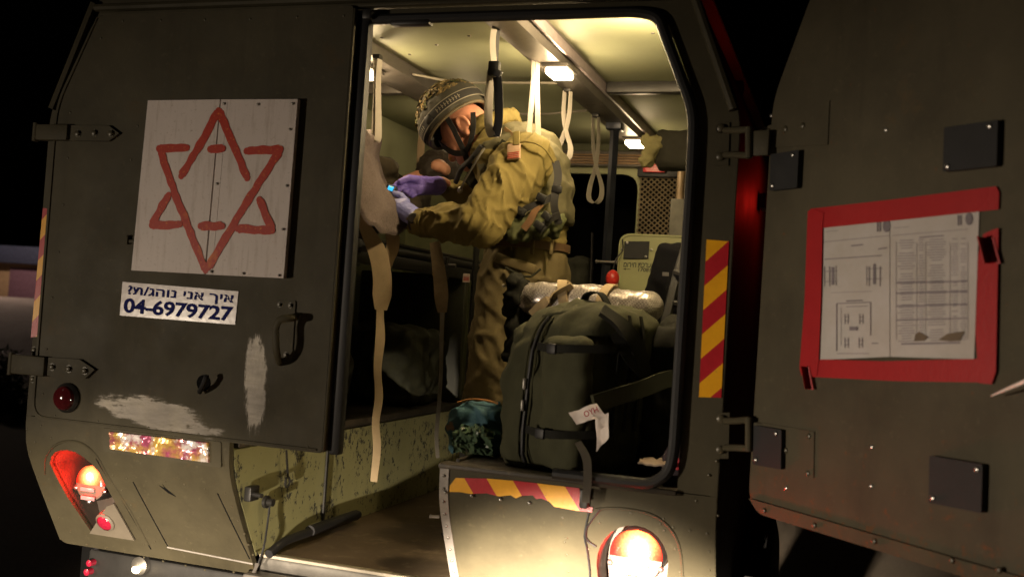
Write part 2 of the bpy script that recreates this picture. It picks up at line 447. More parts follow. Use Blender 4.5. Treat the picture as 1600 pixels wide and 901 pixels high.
rivets(rv, pl, .004)
rv = [(936, 815), (986, 801), (1037, 810), (1032, 818), (1038, 828), (1055, 857), (1062, 893), (1052, 823), (1078, 828), (1088, 782), (1105, 833), (1108, 861), (1108, 890), (1120, 720), (1108, 742), (1122, 805), (920, 857), (922, 893), (885, 840), (886, 866), (888, 892), (879, 808), (882, 846)]
rivets(rv, pr_, .0042)
# left edge of the right-hand panel: bright worn angle with a rivet row
e = [onpanel(x, y) for x, y in [(681, 728), (680, 760), (682, 790), (688, 825), (694, 860), (701, 898)]]
mb = MB()
for a, b in zip(e[:-1], e[1:]):
    pass
rows = [[(.3365, py(z)-.004, z), (.362, py(z)-.003, z)] for z in [1.128-.43*k/22 for k in range(23)]]
MB().grid(rows, thick=(0, .004, 0)).build('worn_edge_angle', M_bare, pr_)
mb = MB()
for k in range(11):
    z = 1.10-.036*k; mb.dome((.349, py(z)-.004, z), (0, -1, -.4), .005, .004)
mb.build('rivets', M_steel, pr_, kind='stuff')
mb = MB(); p = onpanel(679, 807); mb.cyl(p+Vector((.01, .01, 0)), p+Vector((-.012, .0, 0)), .004); mb.dome(p+Vector((-.012, 0, 0)), (-1, 0, 0), .006); mb.build('side_bolt', M_bare, pr_)
# black lip of the right deck above the panel, with the painted sill
MB().box((.66, .012, 1.128), (.65, .06, .014), bev=.004).build('sill_edge', M_deck, amb)
rows = []
for k in range(9):
    x = .345+.05*k
    rows.append([(x, -.007, 1.118), (x, -.0075, 1.088+.004*math.sin(k))])
# reflective hazard tapes
M_t1 = stripe_tape('hazard_tape_left', -1, 1, .128, .35); M_t2 = stripe_tape('hazard_tape_right', -1, 1, .125, .42); M_t3 = stripe_tape('hazard_tape_sill', 1, .75, .145, .02, .53)
def tape(px, Y, name, mat, ragged=0):
    pts = [at(x, y, Y=Y) for x, y in px]
    return MB().sheet([(p.x, p.z) for p in pts], [], lambda u, v, d: (u, Y+d, v), .0015).build(name, mat, amb, smooth=0)
tape([(67, 325), (87, 327), (70, 524), (48, 527)], -.0025, 'hazard_tape', M_t1)
tape([(1104, 374), (1139, 377), (1127, 621), (1092, 620)], -.0025, 'hazard_tape', M_t2)
random.seed(3)
top = [(712, 746), (760, 747), (810, 751), (860, 757), (905, 762)]
bot = [(925, 800), (900, 797), (866, 791), (858, 783), (846, 778), (838, 779), (832, 773), (815, 774), (806, 778), (798, 773), (780, 775), (760, 770), (735, 771), (718, 768), (702, 768), (703, 758)]
tape(top+[(908, 790), (926, 792)]+bot, -.0035, 'hazard_tape', M_t3)
# bolts under the sill tape and the bent black bracket with wires
mb = MB()
for x, y in [(697, 768), (738, 773), (783, 779), (828, 785)]: mb.dome(onpanel(x, y)+Vector((0, -.004, 0)), (0, -1, 0), .0055, .005)
mb.build('sill_bolts', M_screw, pr_, kind='stuff')
p = at(914, 778, Y=-.012); MB().box(p, (.024, .03, .05), bev=.005).build('wire_bracket', M_dark, amb)
for wp in ([(922, 792), (918, 812), (914, 836), (918, 858), (922, 890), (922, 915)], [(938, 795), (925, 812), (917, 826), (918, 842), (932, 853)]):
    P = spline([onpanel(*q)+Vector((0, -.006, 0)) for q in wp], 5); MB().tube(P, .0025, 6).build('wire', M_black, amb)

# tail lamps
LAMPS = {}
def tail_lamp(hole, c_px, rad, Yl, glow, slots):
    xs = [h[0] for h in hole]; zs = [h[1] for h in hole]
    # recess: walls run forward from the hole to a back plate
    mb = MB(); n = len(hole)
    v = [(x, py(z)+.012, z) for x, z in hole]+[(x, Yl+.10, z) for x, z in hole]
    f = [(i, (i+1) % n, n+(i+1) % n, n+i) for i in range(n)]+[tuple(range(n, 2*n))]
    mb.add(v, f); mb.build('lamp_recess', M_rec, amb)
    c = at(*c_px, Y=Yl)
    lamp = MB().lathe([(rad*.98, .07), (rad, .06), (rad, .006), (rad*.94, 0)], c, (0, 1, 0), 32).build('tail_lamp', M_dark, amb)
    # red lens, upper half, gently domed; painted cover, lower half
    def half(z0, z1, bulge, k=0):
        mb = MB(); rows = []
        for i in range(13):
            z = z0+(z1-z0)*i/12; wx = math.sqrt(max(0, 1-z*z)); row = []
            for j in range(17):
                x = wx*(-1+2*j/16); row.append((c.x+x*rad*.95, c.y-.004-bulge*(max(0, 1-x*x-z*z)**.6), c.z+z*rad*.95))
            rows.append(row)
        return mb.grid(rows)
    half(-.05, 1, .016).build('lens', lens_mat('tail_lens', c, rad, glow), lamp)
    half(-1, -.07, .006).build('cover', M_olive_r if False else M_cover, lamp)
    b = MB()
    for dx, dz in slots: b.box((c.x+dx*rad, c.y-.013, c.z+dz*rad), (rad*.9, .006, rad*.22), bev=.002)
    b.build('blackout_slot', M_slot, lamp)
    for ang in (200, 270, 340): MB().dome((c.x+math.cos(R(ang))*rad*.98, c.y-.003, c.z+math.sin(R(ang))*rad*.98), (0, -1, 0), .009, .008, 10).build('cover_screw', M_screw, lamp)
    # hot bulb behind the lens
    MB().ball((c.x+rad*.1, c.y-.018, c.z+rad*.4), (rad*.20, .006, rad*.20)).build('bulb', M_bulb, lamp)
    L = bpy.data.lights.new('tail_light', 'POINT'); L.energy = TAIL_W*(3.2 if rad > .065 else 1.5); L.color = (1, .014, .004); L.shadow_soft_size = .03
    o = bpy.data.objects.new('tail_light', L); col.objects.link(o); o.parent = lamp; o.location = (c.x, c.y-.045, c.z+rad*.45)
    return c
TAIL_W = 3.0
M_rec = simple('recess_paint', (.055, .040, .030), .6)
M_cover = simple('lamp_cover_paint', (.13, .112, .085), .5, var=.1, bump=.1)
M_slot = simple('blackout_slot_glass', (.30, .26, .27), .25, bump=0)
def lens_mat(name, c, rad, k):
    n = N(name); vor = n.t.nodes.new('ShaderNodeTexVoronoi'); vor.inputs['Scale'].default_value = 160; n.link(n.pos, vor.inputs['Vector'])
    n.bump(vor.outputs[0], .3, .001); X, Y_, Z = n.xyz()
    dx = n.math('SUBTRACT', X, c.x+rad*.1); dz = n.math('SUBTRACT', Z, c.z+rad*.38)
    r = n.math('SQRT', n.math('ADD', n.math('MULTIPLY', dx, dx), n.math('MULTIPLY', dz, dz)))
    r = n.math('ADD', n.math('DIVIDE', r, rad), n.math('MULTIPLY', vor.outputs[0], .12))
    t = n.ramp(r, .25, 1.0)
    n.put(n.b.inputs['Emission Color'], n.mix(n.math('POWER', n.math('MAXIMUM', t, 0), 1.1), (1, .34, .09), (1, .016, .003)))
    n.put(n.b.inputs['Emission Strength'], n.math('MULTIPLY', n.math('ADD', n.math('MULTIPLY', n.math('POWER', n.math('SUBTRACT', 1.0, t, clamp=True), 2), 7), .9), k))
    return n.out((.25, .01, .01), .2)
M_bulb = emit('bulb', (1, .62, .28), 14)
cL = tail_lamp(hLc, (143, 754), .0600, 0.12, 1.0, [(-.05, -.32), (.02, -.78)])
cRr = tail_lamp(hR, (994, 868), .0740, .10, 2.2, [(.05, -.40), (.05, -.8)])
# round red reflector on its triangular plate, left
tri = [onpanel(*p) for p in [(143, 832), (170, 790), (181, 786), (213, 843)]]
MB().sheet([(p.x, p.z) for p in tri], [], lambda u, v, d: (u, py(v)-.010+d, v), .006).build('reflector_plate', M_cover, amb)
p = onpanel(168, 812); nn = Vector((0, -1, -.55)).normalized()
M_red = simple('red_reflector', (.30, .012, .035), .15, var=.3, scale=200, bump=.4, bscale=300)
rf = MB().lathe([(.034, -.012), (.034, .014), (.027, .018)], p, nn, 24).build('reflector', M_cover, amb)
MB().lathe([(.027, .016), (.022, .021), (.012, .024), (0, .025)], p, nn, 24).build('reflector_lens', M_red, rf)
# reflective strip with crinkled foil above the left panel
def foil():
    n = N('crinkled_foil'); vor = n.t.nodes.new('ShaderNodeTexVoronoi'); vor.inputs['Scale'].default_value = 34; n.link(n.pos, vor.inputs['Vector'])
    X, Y_, Z = n.xyz()
    c = n.mix(n.ramp(n.noise(16, 4, .6), .42, .58), (.62, .40, .10), (.42, .09, .17)); c = n.mix(n.ramp(n.noise(24, 5, .6), .5, .62), c, (.85, .80, .78))
    n.bump(vor.outputs[0], .5, .006); return n.out(c, .2, .35)
fp = arc_poly([(at(x, y, Y=-.006).x, at(x, y, Y=-.006).z) for x, y in [(168, 676), (180, 672), (318, 690), (329, 705), (326, 722), (173, 700)]], .006)
rp = MB().sheet(arc_poly([(at(x, y, Y=-.004).x, at(x, y, Y=-.004).z) for x, y in [(160, 668), (345, 690), (345, 730), (162, 705)]], .006), [], lambda u, v, d: (u, -.004+d, v), .01).build('marker_plate', M_olive, amb)
fo = MB(); rows = []
a, b, c, d = [at(x, y, Y=-.010) for x, y in [(173, 701), (326, 722), (325, 691), (171, 674)]]
bl = bil(a, b, c, d)
for i in range(9):
    rows.append([bl(j/40, i/8)+Vector((0, -.006*noise.noise(Vector((j*.55, i*.7, 3.1)))-.003, 0)) for j in range(41)])
fo.grid(rows, thick=(0, .008, 0)).build('marker_foil', foil(), rp, smooth=20)
# small split in the left panel
p = onpanel(263, 765); MB().sheet([(p.x-.03, p.z+.012), (p.x-.012, p.z+.006), (p.x-.016, p.z+.018), (p.x-.008, p.z+.006), (p.x+.02, p.z-.016), (p.x+.022, p.z-.02), (p.x-.004, p.z-.01)], [], lambda u, v, d: (u, py(v)-.0012+d, v), .0008).build('dent_hole', M_gap, pl)

# ------------------------------------------------------------------ left door (closed)
DY = -.05
sA = at(245, 648, Y=DY); sB = at(398, 600, Y=DY); sC = at(400, 515, Y=DY); sD = at(172, 400, Y=DY)
M_doorL = olive_paint('olive_door_scuffed', scuffs=[(sA.x, sA.z, .23, .048, (.25, 1, 1.6), -.10), (sB.x, sB.z, .042, .14, (1.6, 1, .25), .06)])
dpoly = arc_poly([(-1.022, 1.128), (-.004, 1.128), (-.004, 2.392), (-.888, 2.392), (-1.022, 2.11)], [.05, .012, .012, .05, .06])
dl = MB().sheet(dpoly, [], lambda u, v, d: (u, DY+d, v), .046).build('left_door', M_doorL, amb)
dl['label'] = 'closed left rear door with scraped paint'
# edge return and black rubber strip on the free edge
ee = MB(); ee.box((.0, -.026, 1.76), (.006, .05, 1.25), bev=.002); ee.build('door_edge', M_olive, dl)
MB().box((.022, -.016, 1.755), (.036, .034, 1.262), bev=.008).build('edge_rubber', M_black, dl)
def ondoorL(x, y): return at(x, y, Y=DY)
up = Vector((0, -1, 0))
rivets([(192, 33), (251, 32), (320, 31), (391, 30), (464, 27), (537, 25), (110, 176), (158, 60), (106, 247), (99, 320), (92, 394), (82, 465), (73, 545), (67, 615), (86, 649), (153, 658), (232, 668), (310, 678), (397, 690), (481, 698), (215, 197), (205, 250)], dl, .0042, ondoorL, up)
# weather strip (raised rim) on the hinge side
rim = [(-1.012, 1.19), (-1.012, 2.105), (-.885, 2.382)]
rim = arc_poly([(0, 0)]+rim+[(0, 0)], [0, 0, .06, 0, 0])[1:-1]
MB().tube([(a, DY-.001, b) for a, b in rim], .0035, 6).build('door_rim', M_olive, dl)
bot = arc_poly([(0, 0), (-1.012, 1.25), (-1.012, 1.137), (-.02, 1.137), (0, 0)], [0, 0, .05, 0, 0])[1:-1]
MB().tube([(a, DY-.001, b) for a, b in bot], .003, 6).build('door_rim', M_olive, dl)
def hinge(px_list, knuckle):
    pts = [at(x, y, Y=DY-.004) for x, y in px_list]
    h = MB().sheet([(p.x, p.z) for p in pts], [], lambda u, v, d: (u, DY-.010+d, v), .010).build('hinge', M_olive, dl)
    mb = MB(); (x0, y0), (x1, y1) = knuckle
    a = at(x0, y0, Y=DY-.008); b = at(x1, y1, Y=DY-.008); cz = (a.z+b.z)/2; hz = abs(a.z-b.z)
    mb.box(((a.x+b.x)/2, DY-.006, cz), (abs(b.x-a.x), .03, hz), bev=.004)
    mb.cyl((a.x+.008, DY-.014, cz-hz*.58), (a.x+.008, DY-.014, cz+hz*.58), .010)
    mb.build('hinge_knuckle', M_olive, dl)
    return h
def bolts(pxs, parent, Y, r=.009, h=.007, mat=None):
    for x, y in pxs:
        p = at(x, y, Y=Y); mb = MB(); mb.lathe([(r*1.35, 0), (r*1.35, .002), (r, .002), (r, h), (r*.6, h+.002), (0, h+.002)], p, (0, -1, 0), 8); mb.build('bolt', mat or M_bolt, parent)
hinge([(84, 196), (172, 197), (188, 209), (172, 221), (82, 220)], ((56, 195), (108, 220)))
hinge([(48, 556), (126, 561), (150, 577), (135, 591), (46, 584)], ((18, 552), (72, 588)))
bolts([(122, 209), (148, 208), (174, 209), (82, 573), (108, 576), (133, 579)], dl, DY-.010)
bolts([(94, 187), (91, 228), (54, 547), (52, 592)], amb, -.001)
# unlit round red lamp
M_redlamp = simple('dark_red_lens', (.07, .008, .010), .08, var=.2, bump=0)
p = at(106, 621, Y=DY); lp = MB().lathe([(.046, 0), (.046, .006), (.040, .014), (.037, .016)], p, (0, -1, 0), 28).build('marker_lamp', M_dark, dl)
MB().lathe([(.038, .014), (.034, .024), (.022, .031), (.010, .0335), (0, .034)], p, (0, -1, 0), 28).build('marker_lens', M_redlamp, dl)
# grab handle on its plate
a = at(430, 469, Y=DY); b = at(463, 470, Y=DY); c = at(457, 562, Y=DY)
MB().sheet(arc_poly([(a.x, a.z), (b.x, b.z), (c.x, c.z), (a.x-.012, c.z)], .006), [], lambda u, v, d: (u, DY-.004+d, v), .004).build('handle_plate', M_doorL, dl)
hp = spline([at(x, y, Y=DY-o) for x, y, o in [(462, 494, 0), (459, 496, .03), (450, 497, .048), (437, 500, .054), (431, 512, .055), (431, 530, .055), (432, 548, .05), (435, 562, .03), (437, 566, .0)]], 5)
MB().tube(hp, .011, 10, flat=(.6, (0, 1, 0))).build('door_handle', M_olive, dl)
bolts([(437, 476), (454, 477), (447, 554)], dl, DY-.004, .006, .005)
# lock hole with a bent pin
p = at(318, 598, Y=DY-.001); MB().lathe([(.0, .002), (.022, .002), (.024, 0)], p, (0, -1, 0), 20).build('lock_hole', M_gap, dl)
MB().tube(spline([at(323, 586, Y=DY-.03), at(321, 592, Y=DY-.034), at(316, 604, Y=DY-.028), at(312, 612, Y=DY-.01)], 5), .0075, 8).build('lock_pin', M_black, dl)
# small catch beside the sign
p = at(206, 377, Y=DY-.005); mb = MB(); mb.box(p, (.038, .008, .010), bev=.002); mb.box(p+Vector((-.014, -.003, .004)), (.008, .01, .028), bev=.002); mb.box(p+Vector((.016, -.003, 0)), (.008, .008, .018), bev=.002); mb.build('sign_catch', M_olive, dl)

# ------------------------------------------------------------------ white sign with a hand painted red star
SY = DY-.022
sg = thing('emblem_sign', 'white bolted sign board with a hand painted red six pointed star on the closed door', 'sign', at(325, 430, Y=SY))
def board_mat():
    n = N('white_board'); X, Y_, Z = n.xyz()
    c = n.mix(n.noise(5, 5, .6), (.52, .455, .425), (.66, .59, .555))
    c = n.mix(n.ramp(n.noise(85, 5, .8), .58, .70), c, (.36, .29, .24)); c = n.mix(n.ramp(n.noise(24, 5, .7, stretch=(2.2, 1, .2)), .52, .8), c, (.36, .29, .24))
    n.bump(n.noise(140, 4, .7), .3, .001); return n.out(c, .5)
M_board = board_mat()
def flat_poly(px, Y, th, name, mat, parent, rad=0):
    P = [(at(x, y, Y=Y).x, at(x, y, Y=Y).z) for x, y in px]
    return MB().sheet(arc_poly(P, rad) if rad else P, [], lambda u, v, d: (u, Y+d, v), th).build(name, mat, parent)
flat_poly([(231, 157), (343.5, 155.5), (319, 428), (205, 422)], SY, .016, 'sign_board', M_board, sg)
flat_poly([(345.5, 155.5), (465, 155), (443, 434.5), (321.5, 428.5)], SY, .016, 'sign_board', M_board, sg)
flat_poly([(346.5, 158), (355.5, 158), (331, 427.5), (322.5, 427)], SY-.0008, .0008, 'joint_strip', M_board, sg)
SYS = SY-.0014
def star_mat():
    n = N('red_reflective_paint')
    c = n.mix(n.noise(40, 5, .7), (.32, .010, .002), (.48, .030, .004)); c = n.mix(n.ramp(n.noise(110, 5, .8), .58, .68), c, (.75, .26, .03))
    c = n.mix(n.ramp(n.noise(13, 4, .6), .58, .70), c, (.60, .15, .015)); c = n.mix(n.ramp(n.noise(70, 6, .8), .72, .76), c, (.5, .42, .38)); n.bump(n.noise(240, 4, .8), .4, .001); return n.out(c, .45, .0, .3)
strokes = [[(341, 173), (313, 225), (283, 275)], [(343, 174), (362, 220), (386, 278)], [(248, 232), (292, 231)], [(250, 235), (276, 310), (300, 370), (321, 422)],
           [(438, 233), (385, 236)], [(437, 236), (395, 300), (365, 350), (325, 418)], [(328, 233), (348, 232)], [(263, 305), (237, 351)], [(237, 352), (281, 350)], [(405, 312), (425, 359)], [(425, 360), (371, 357)], [(313, 353), (347, 353)]]
st = MB()
for si, s in enumerate(strokes):
    P = [at(x, y, Y=SYS-.00010*si) for x, y in s]; P2 = []
    for a, b in zip(P, P[1:]):
        for k in range(22): P2.append(a+(b-a)*(k/22))
    P2.append(P[-1]); L = []; Rr = []
    for i, q in enumerate(P2):
        t = (P2[min(i+1, len(P2)-1)]-P2[max(0, i-1)]); t.y = 0; t.normalize(); nrm = Vector((-t.z, 0, t.x))
        e = .55 if i in (0, len(P2)-1) else 1
        w1 = 0.0125*e*(1+.30*noise.noise(q*38)); w2 = 0.0125*e*(1+.30*noise.noise(q*38+Vector((9, 0, 0))))
        L.append(q+nrm*w1); Rr.append(q-nrm*w2)
    L[0] -= Vector((0, 0, 0)); st.grid([L, Rr], thick=(0, .0007, 0))
    for q in (P2[0], P2[-1]): st.lathe([(.0, .0006), (.0100, .00058), (.0103, 0)], q+Vector((0, .00055, 0)), (0, -1, 0), 12)
st.build('painted_star', star_mat(), sg, smooth=0)
for x, y in [(350, 162), (403, 163), (457, 162), (453, 202), (448, 290), (442, 358), (380, 427), (436, 430), (339, 287), (330, 424)]:
    MB().dome(at(x, y, Y=SY-.003), (0, -1, 0), .0042, .003).build('screw', M_steel, sg)

# ------------------------------------------------------------------ phone number sticker
KY = DY-.0025
pc = [at(x, y, Y=KY) for x, y in [(187, 492.5), (367, 507), (372.5, 455), (191.5, 440)]]
stk = thing('phone_sticker', 'white sticker with blue lettering and a phone number below the star sign', 'sticker', pc[0])
n = N('sticker_film'); vor = n.t.nodes.new('ShaderNodeTexVoronoi'); vor.inputs['Scale'].default_value = 55; n.link(n.pos, vor.inputs['Vector']); n.bump(vor.outputs[0], .12, .001)
M_stk = n.out(n.mix(n.noise(30, 5, .7), (.50, .44, .42), (.64, .58, .56)), .22, 0, .6)
MB().sheet([(p.x, p.z) for p in pc], [], lambda u, v, d: (u, KY+d, v), .0015).build('film', M_stk, stk, smooth=0)
M_ink = simple('blue_ink', (.012, .016, .13), .7, var=.15, bump=0); M_ink.node_tree.nodes['Principled BSDF'].inputs['Specular IOR Level'].default_value = .1
bl = bil(*[p+Vector((0, -.0012, 0)) for p in pc])
t = MB(); text_mb(t, '04-6979727', lambda u, v: bl(.030+u*.945, .085+v*.45), .030, spacing=.98)
t.build('phone_number', M_ink, stk, smooth=0)
heb = '\u05d0\u05d9\u05da \u05d0\u05e0\u05d9 \u05e0\u05d5\u05d4\u05d2/\u05ea?'
t = MB(); text_mb(t, heb[::-1], lambda u, v: bl(.055+u*.915, .56+v*.35), .026, spacing=1.06)
t.build('hebrew_lettering', M_ink, stk, smooth=0, kind='stuff')

# ------------------------------------------------------------------ right door, swung wide open
HX = Vector((1.168, -.065, 0)); ca, sa = math.cos(R(-45)), math.sin(R(-45))
DD = Vector((ca, sa, 0)); DN = Vector((sa, -ca, 0))          # along the door, towards the viewer
def rd(L, z, d=0): return HX+DD*L+DN*(-d)+Vector((0, 0, z))     # d grows away from the viewer
def ondoor(x, y, off=0):
    q = ray(x, y); o = HX+DN*off; t = (o-CAM).dot(DN)/q.dot(DN); p = CAM+q*t; return (p-o).dot(DD), p.z
M_doorR = olive_paint('olive_door_inside', c=(.064, .055, .034), rust=True)
rp_ = arc_poly([(0, 1.128), (1.02, 1.128), (1.02, 2.39), (.135, 2.39), (0, 2.115)], [.05, .03, .03, .05, .05])
dr = MB().sheet(rp_, [], lambda u, v, d: rd(u, v, d), .046).build('right_door', M_doorR, amb)
dr['label'] = 'open right rear door with black rubber pads'
def dflat(px, off, th, name, mat, rad=0, parent=None):
    P = [ondoor(x, y, off) for x, y in px]
    return MB().sheet(arc_poly(P, rad) if rad else P, [], lambda u, v, d: rd(u, v, -off+d), th).build(name, mat, parent or dr)
def dscrew(px, off, r=.006, name='screw', mat=None):
    for x, y in px:
        u, v = ondoor(x, y, off); MB().dome(rd(u, v, -off), DN, r, r*.6, 10).build(name, mat or M_screw, dr)
M_pad = simple('door_pad_rubber', (.006, .0063, .0075), .7, var=.35, scale=20, bump=.4)
for px, sc in [([(1204, 241), (1248, 234), (1245, 293), (1202, 298)], [(1238, 242), (1206, 290)]), ([(1475, 199), (1559, 187), (1557, 259), (1473, 268)], [(1546, 197), (1480, 260)]),
               ([(1178, 664), (1221, 671), (1220, 733), (1176, 725)], [(1212, 677), (1180, 718)]), ([(1452, 711), (1535, 725), (1533, 801), (1451, 785)], [(1526, 733), (1457, 778)])]:
    dflat(px, .016, .016, 'door_pad', M_pad, .004); dscrew(sc, .017, .006)
dflat([(1180, 205), (1296, 157), (1293, 226), (1182, 232)], .003, .003, 'hinge_plate', M_doorR)
dflat([(1176, 657), (1272, 674), (1271, 746), (1174, 730)], .003, .003, 'hinge_plate', M_doorR)
dscrew([(1201, 206), (1227, 202), (1254, 197)], .003, .009, 'bolt', M_bolt); dscrew([(1264, 681), (1262, 739), (1228, 703), (1198, 697), (1174, 691)], .003, .007, 'bolt', M_bolt)
dscrew([(1361, 759), (1362, 698), (1228, 762), (1384, 203), (1205, 181)], .0, .005)
# bottom flange
fl = [ondoor(x, y, 0) for x, y in [(1171, 778), (1190, 797)]]
MB().sheet(arc_poly([(.012, 1.148), (1.02, 1.148), (1.02, 1.118), (.05, 1.118)], [0, 0, 0, .02]), [], lambda u, v, d: rd(u, v, -.010+d), .05).build('bottom_flange', M_olive_r, dr)
dscrew([(1194, 797), (1272, 820), (1366, 845), (1487, 875), (1560, 890)], .012, .0065, 'flange_rivet', M_bolt)
# hinge arms from body to door
for (ya, yb, ys) in ((205, 243, 224), (658, 700, 680)):
    mb = MB()
    for y in (ya, yb):
        mb.tube([at(1133, y-1, Y=-.012), at(1150, y-1, Y=-.05), at(1172, y-3 if y == ya else y, Y=-.085)], .0085, 8)
    a = at(1170, ya-6, Y=-.085); b = at(1170, yb+4, Y=-.085); mb.tube([a, b], .009, 10)
    mb.build('hinge_arm', M_olive, amb)
    p = at(1186, ys, Y=-.085); MB().box(p, (.055, .012, .062), Matrix.Rotation(R(-20), 3, 'Z'), bev=.003).build('hinge_strap', M_olive, dr)
    bolts([(1127, ya-4), (1126, yb+2)], amb, -.002, .010, .010)
    flat_poly([(1117, ya-14), (1140, ya-14), (1138, yb+16), (1115, yb+16)], -.004, .004, 'hinge_base', M_olive, amb)
# shiny stay rod at the free side of the door
a = rd(*ondoor(1549, 618, .03), -.03); b = rd(*ondoor(1650, 575, .12), -.12)
MB().tube([a, a+(b-a)*.3, b], [.001, .003, .0045], 8).build('door_stay', simple('polished_rod', (.8, .78, .75), .45, 0, bump=0), dr)

# taped notice
no = ondoor(1400, 590, .002); nt_ = thing('taped_notice', 'printed notice sheets framed with red tape on the open door', 'notice', rd(no[0], no[1], -.002))
def nflat(px, off, name, mat, ragged=0, holes=()):
    P = [ondoor(x, y, off) for x, y in px]
    return MB().sheet(P, [], lambda u, v, d: rd(u, v, -off+d), .0012).build(name, mat, nt_, smooth=0)
n = N('laminated_paper'); M_pap = n.out(n.mix(n.ramp(n.noise(9, 6, .7), .35, .75), (.50, .475, .465), (.42, .385, .35)), .24, 0, .5); n.bump(n.noise(12, 3, .5), .4, .004)
nflat([(1286, 350), (1390, 338), (1390, 557), (1280, 562)], .003, 'paper_sheet', M_pap); nflat([(1391, 338), (1530, 326), (1522, 561), (1391, 557)], .003, 'paper_sheet', M_pap)
n = N('red_tape'); n.bump(n.noise(90, 4, .7, stretch=(1, 1, 1)), .5, .001); M_tape = n.out(n.mix(n.noise(18, 5, .7), (.29, .006, .009), (.38, .010, .014)), .42, 0, .4)
nflat([(1266, 326), (1400, 311), (1556, 291), (1561, 300), (1560, 327), (1440, 340), (1285, 356), (1264, 358)], .0058, 'tape_strip', M_tape)
nflat([(1262, 330), (1270, 326), (1287, 332), (1285, 352), (1283, 460), (1279, 562), (1276, 586), (1252, 586), (1249, 575), (1257, 470)], .0076, 'tape_strip', M_tape)
nflat([(1258, 588), (1270, 566), (1283, 561), (1380, 564), (1530, 560), (1535, 597), (1400, 595)], .0058, 'tape_strip', M_tape)
nflat([(1536, 366), (1548, 360), (1560, 356), (1559, 420), (1556, 580), (1549, 600), (1530, 598), (1524, 520), (1528, 400)], .0076, 'tape_strip', M_tape)
# a curled, peeled corner of tape top right and bottom left
def curl(cpx, r, name):
    u0, v0 = ondoor(*cpx, .008); rows = []
    for i in range(9):
        t = i/8*2.6; rows.append([rd(u0+.030-math.sin(t)*r*1.3+j*.003, v0-.05*j/6+.02, -.009-(1-math.cos(t))*r) for j in range(7)])
    MB().grid(rows, thick=DN*.0008).build(name, M_tape, nt_)
curl((1531, 388), .016, 'peeled_tape'); curl((1250, 585), .010, 'peeled_tape')
# print
pm = MB(); M_prt = simple('grey_print', (.17, .15, .17), .5, bump=0)
def pbar(x0, y0, x1, y1, wpx):
    a = ondoor(x0, y0-wpx/2, .0046); b = ondoor(x1, y1-wpx/2, .0046); c = ondoor(x1, y1+wpx/2, .0046); d = ondoor(x0, y0+wpx/2, .0046)
    pm.add([rd(*q, -.0046) for q in (a, b, c, d)], [(0, 1, 2, 3)])
def vbar(x, y0, y1, wpx):
    pm.add([rd(*ondoor(*q, .0046), -.0046) for q in ((x-wpx/2, y0), (x+wpx/2, y0), (x+wpx/2, y1), (x-wpx/2, y1))], [(0, 1, 2, 3)])
pbar(1287, 378, 1389, 368, .8); pbar(1394, 368, 1512, 358, .8)
pbar(1288, 405, 1378, 399, 1.6); pbar(1299, 457, 1362, 455, .6)
for x in (1296, 1288, 1358, 1375): vbar(x, 416, 447, 1.2)
for x in (1306, 1354): vbar(x, 415, 446, .9)
vbar(1301, 417, 445, 4); vbar(1366, 412, 444, 4)
for y in (424, 440): pbar(1288, y, 1308, y-1, 1); pbar(1354, y-4, 1378, y-5, 1)
pbar(1308, 474, 1360, 472, 1.4); vbar(1307, 474, 548, 1.4); vbar(1360, 472, 524, 1.2); pbar(1308, 552, 1358, 552, 1)
for (x, y) in ((1320, 490), (1343, 490), (1320, 527), (1342, 527)):
    vbar(x, y, y+16, 1); vbar(x+5, y, y+16, 1); pbar(x, y+5, x+6, y+5, 1); pbar(x, y+11, x+6, y+11, 1)
pbar(1327, 513, 1340, 513, 6); pbar(1322, 479, 1356, 478, 1); vbar(1314, 480, 540, .6)
random.seed(11)
for y in range(376, 536, 4):
    y2 = y+1-(.05*(536-y))*.15
    for x0, x1 in ((1402, 1430), (1434, 1444), (1448, 1478), (1486, 1497), (1500, 1510)):
        if random.random() < .93:
            k = random.random()*.5; pbar(x0+(x1-x0)*k*.5, y2-(x0-1400)*.03, x1-(x1-x0)*k*.4, y2-(x1-1400)*.03, 1.25)
for x in (1400, 1432, 1446, 1484, 1512): vbar(x, 378, 530, .6)
for y in (442, 458, 478, 500): pbar(1400, y, 1511, y-3, 2.4)
pbar(1436, 371, 1474, 368, 2); pbar(1408, 537, 1500, 535, 3); pbar(1290, 352, 1310, 350, .7); pbar(1290, 362, 1310, 360, .7); pbar(1396, 344, 1420, 342, .7); pbar(1396, 356, 1420, 354, .7)
for cx, cy in ((1385, 353), (1514, 342)):
    pm.add([rd(*ondoor(cx+6*math.cos(t), cy+10*math.sin(t), .0046), -.0046) for t in [k*.524 for k in range(12)]], [tuple(range(12))])
for x in (1371, 1375, 1497, 1501): vbar(x, 346 if x < 1400 else 336, 362 if x < 1400 else 352, 2.2)
pbar(1330, 384, 1348, 382, 2); pbar(1372, 389, 1386, 387, 2); pbar(1322, 470, 1348, 469, 2); pbar(1362, 536, 1372, 536, 1.5)
pm.build('printed_diagram', M_prt, nt_, smooth=0, kind='stuff')
M_mud = simple('brown_smudge', (.10, .07, .04), .6, bump=0)
for px in ([(1430, 522), (1436, 518), (1450, 526), (1444, 532), (1428, 533)], [(1466, 531), (1480, 521), (1507, 517), (1500, 532), (1484, 533)]): nflat(px, .0052, 'smudge', M_mud)

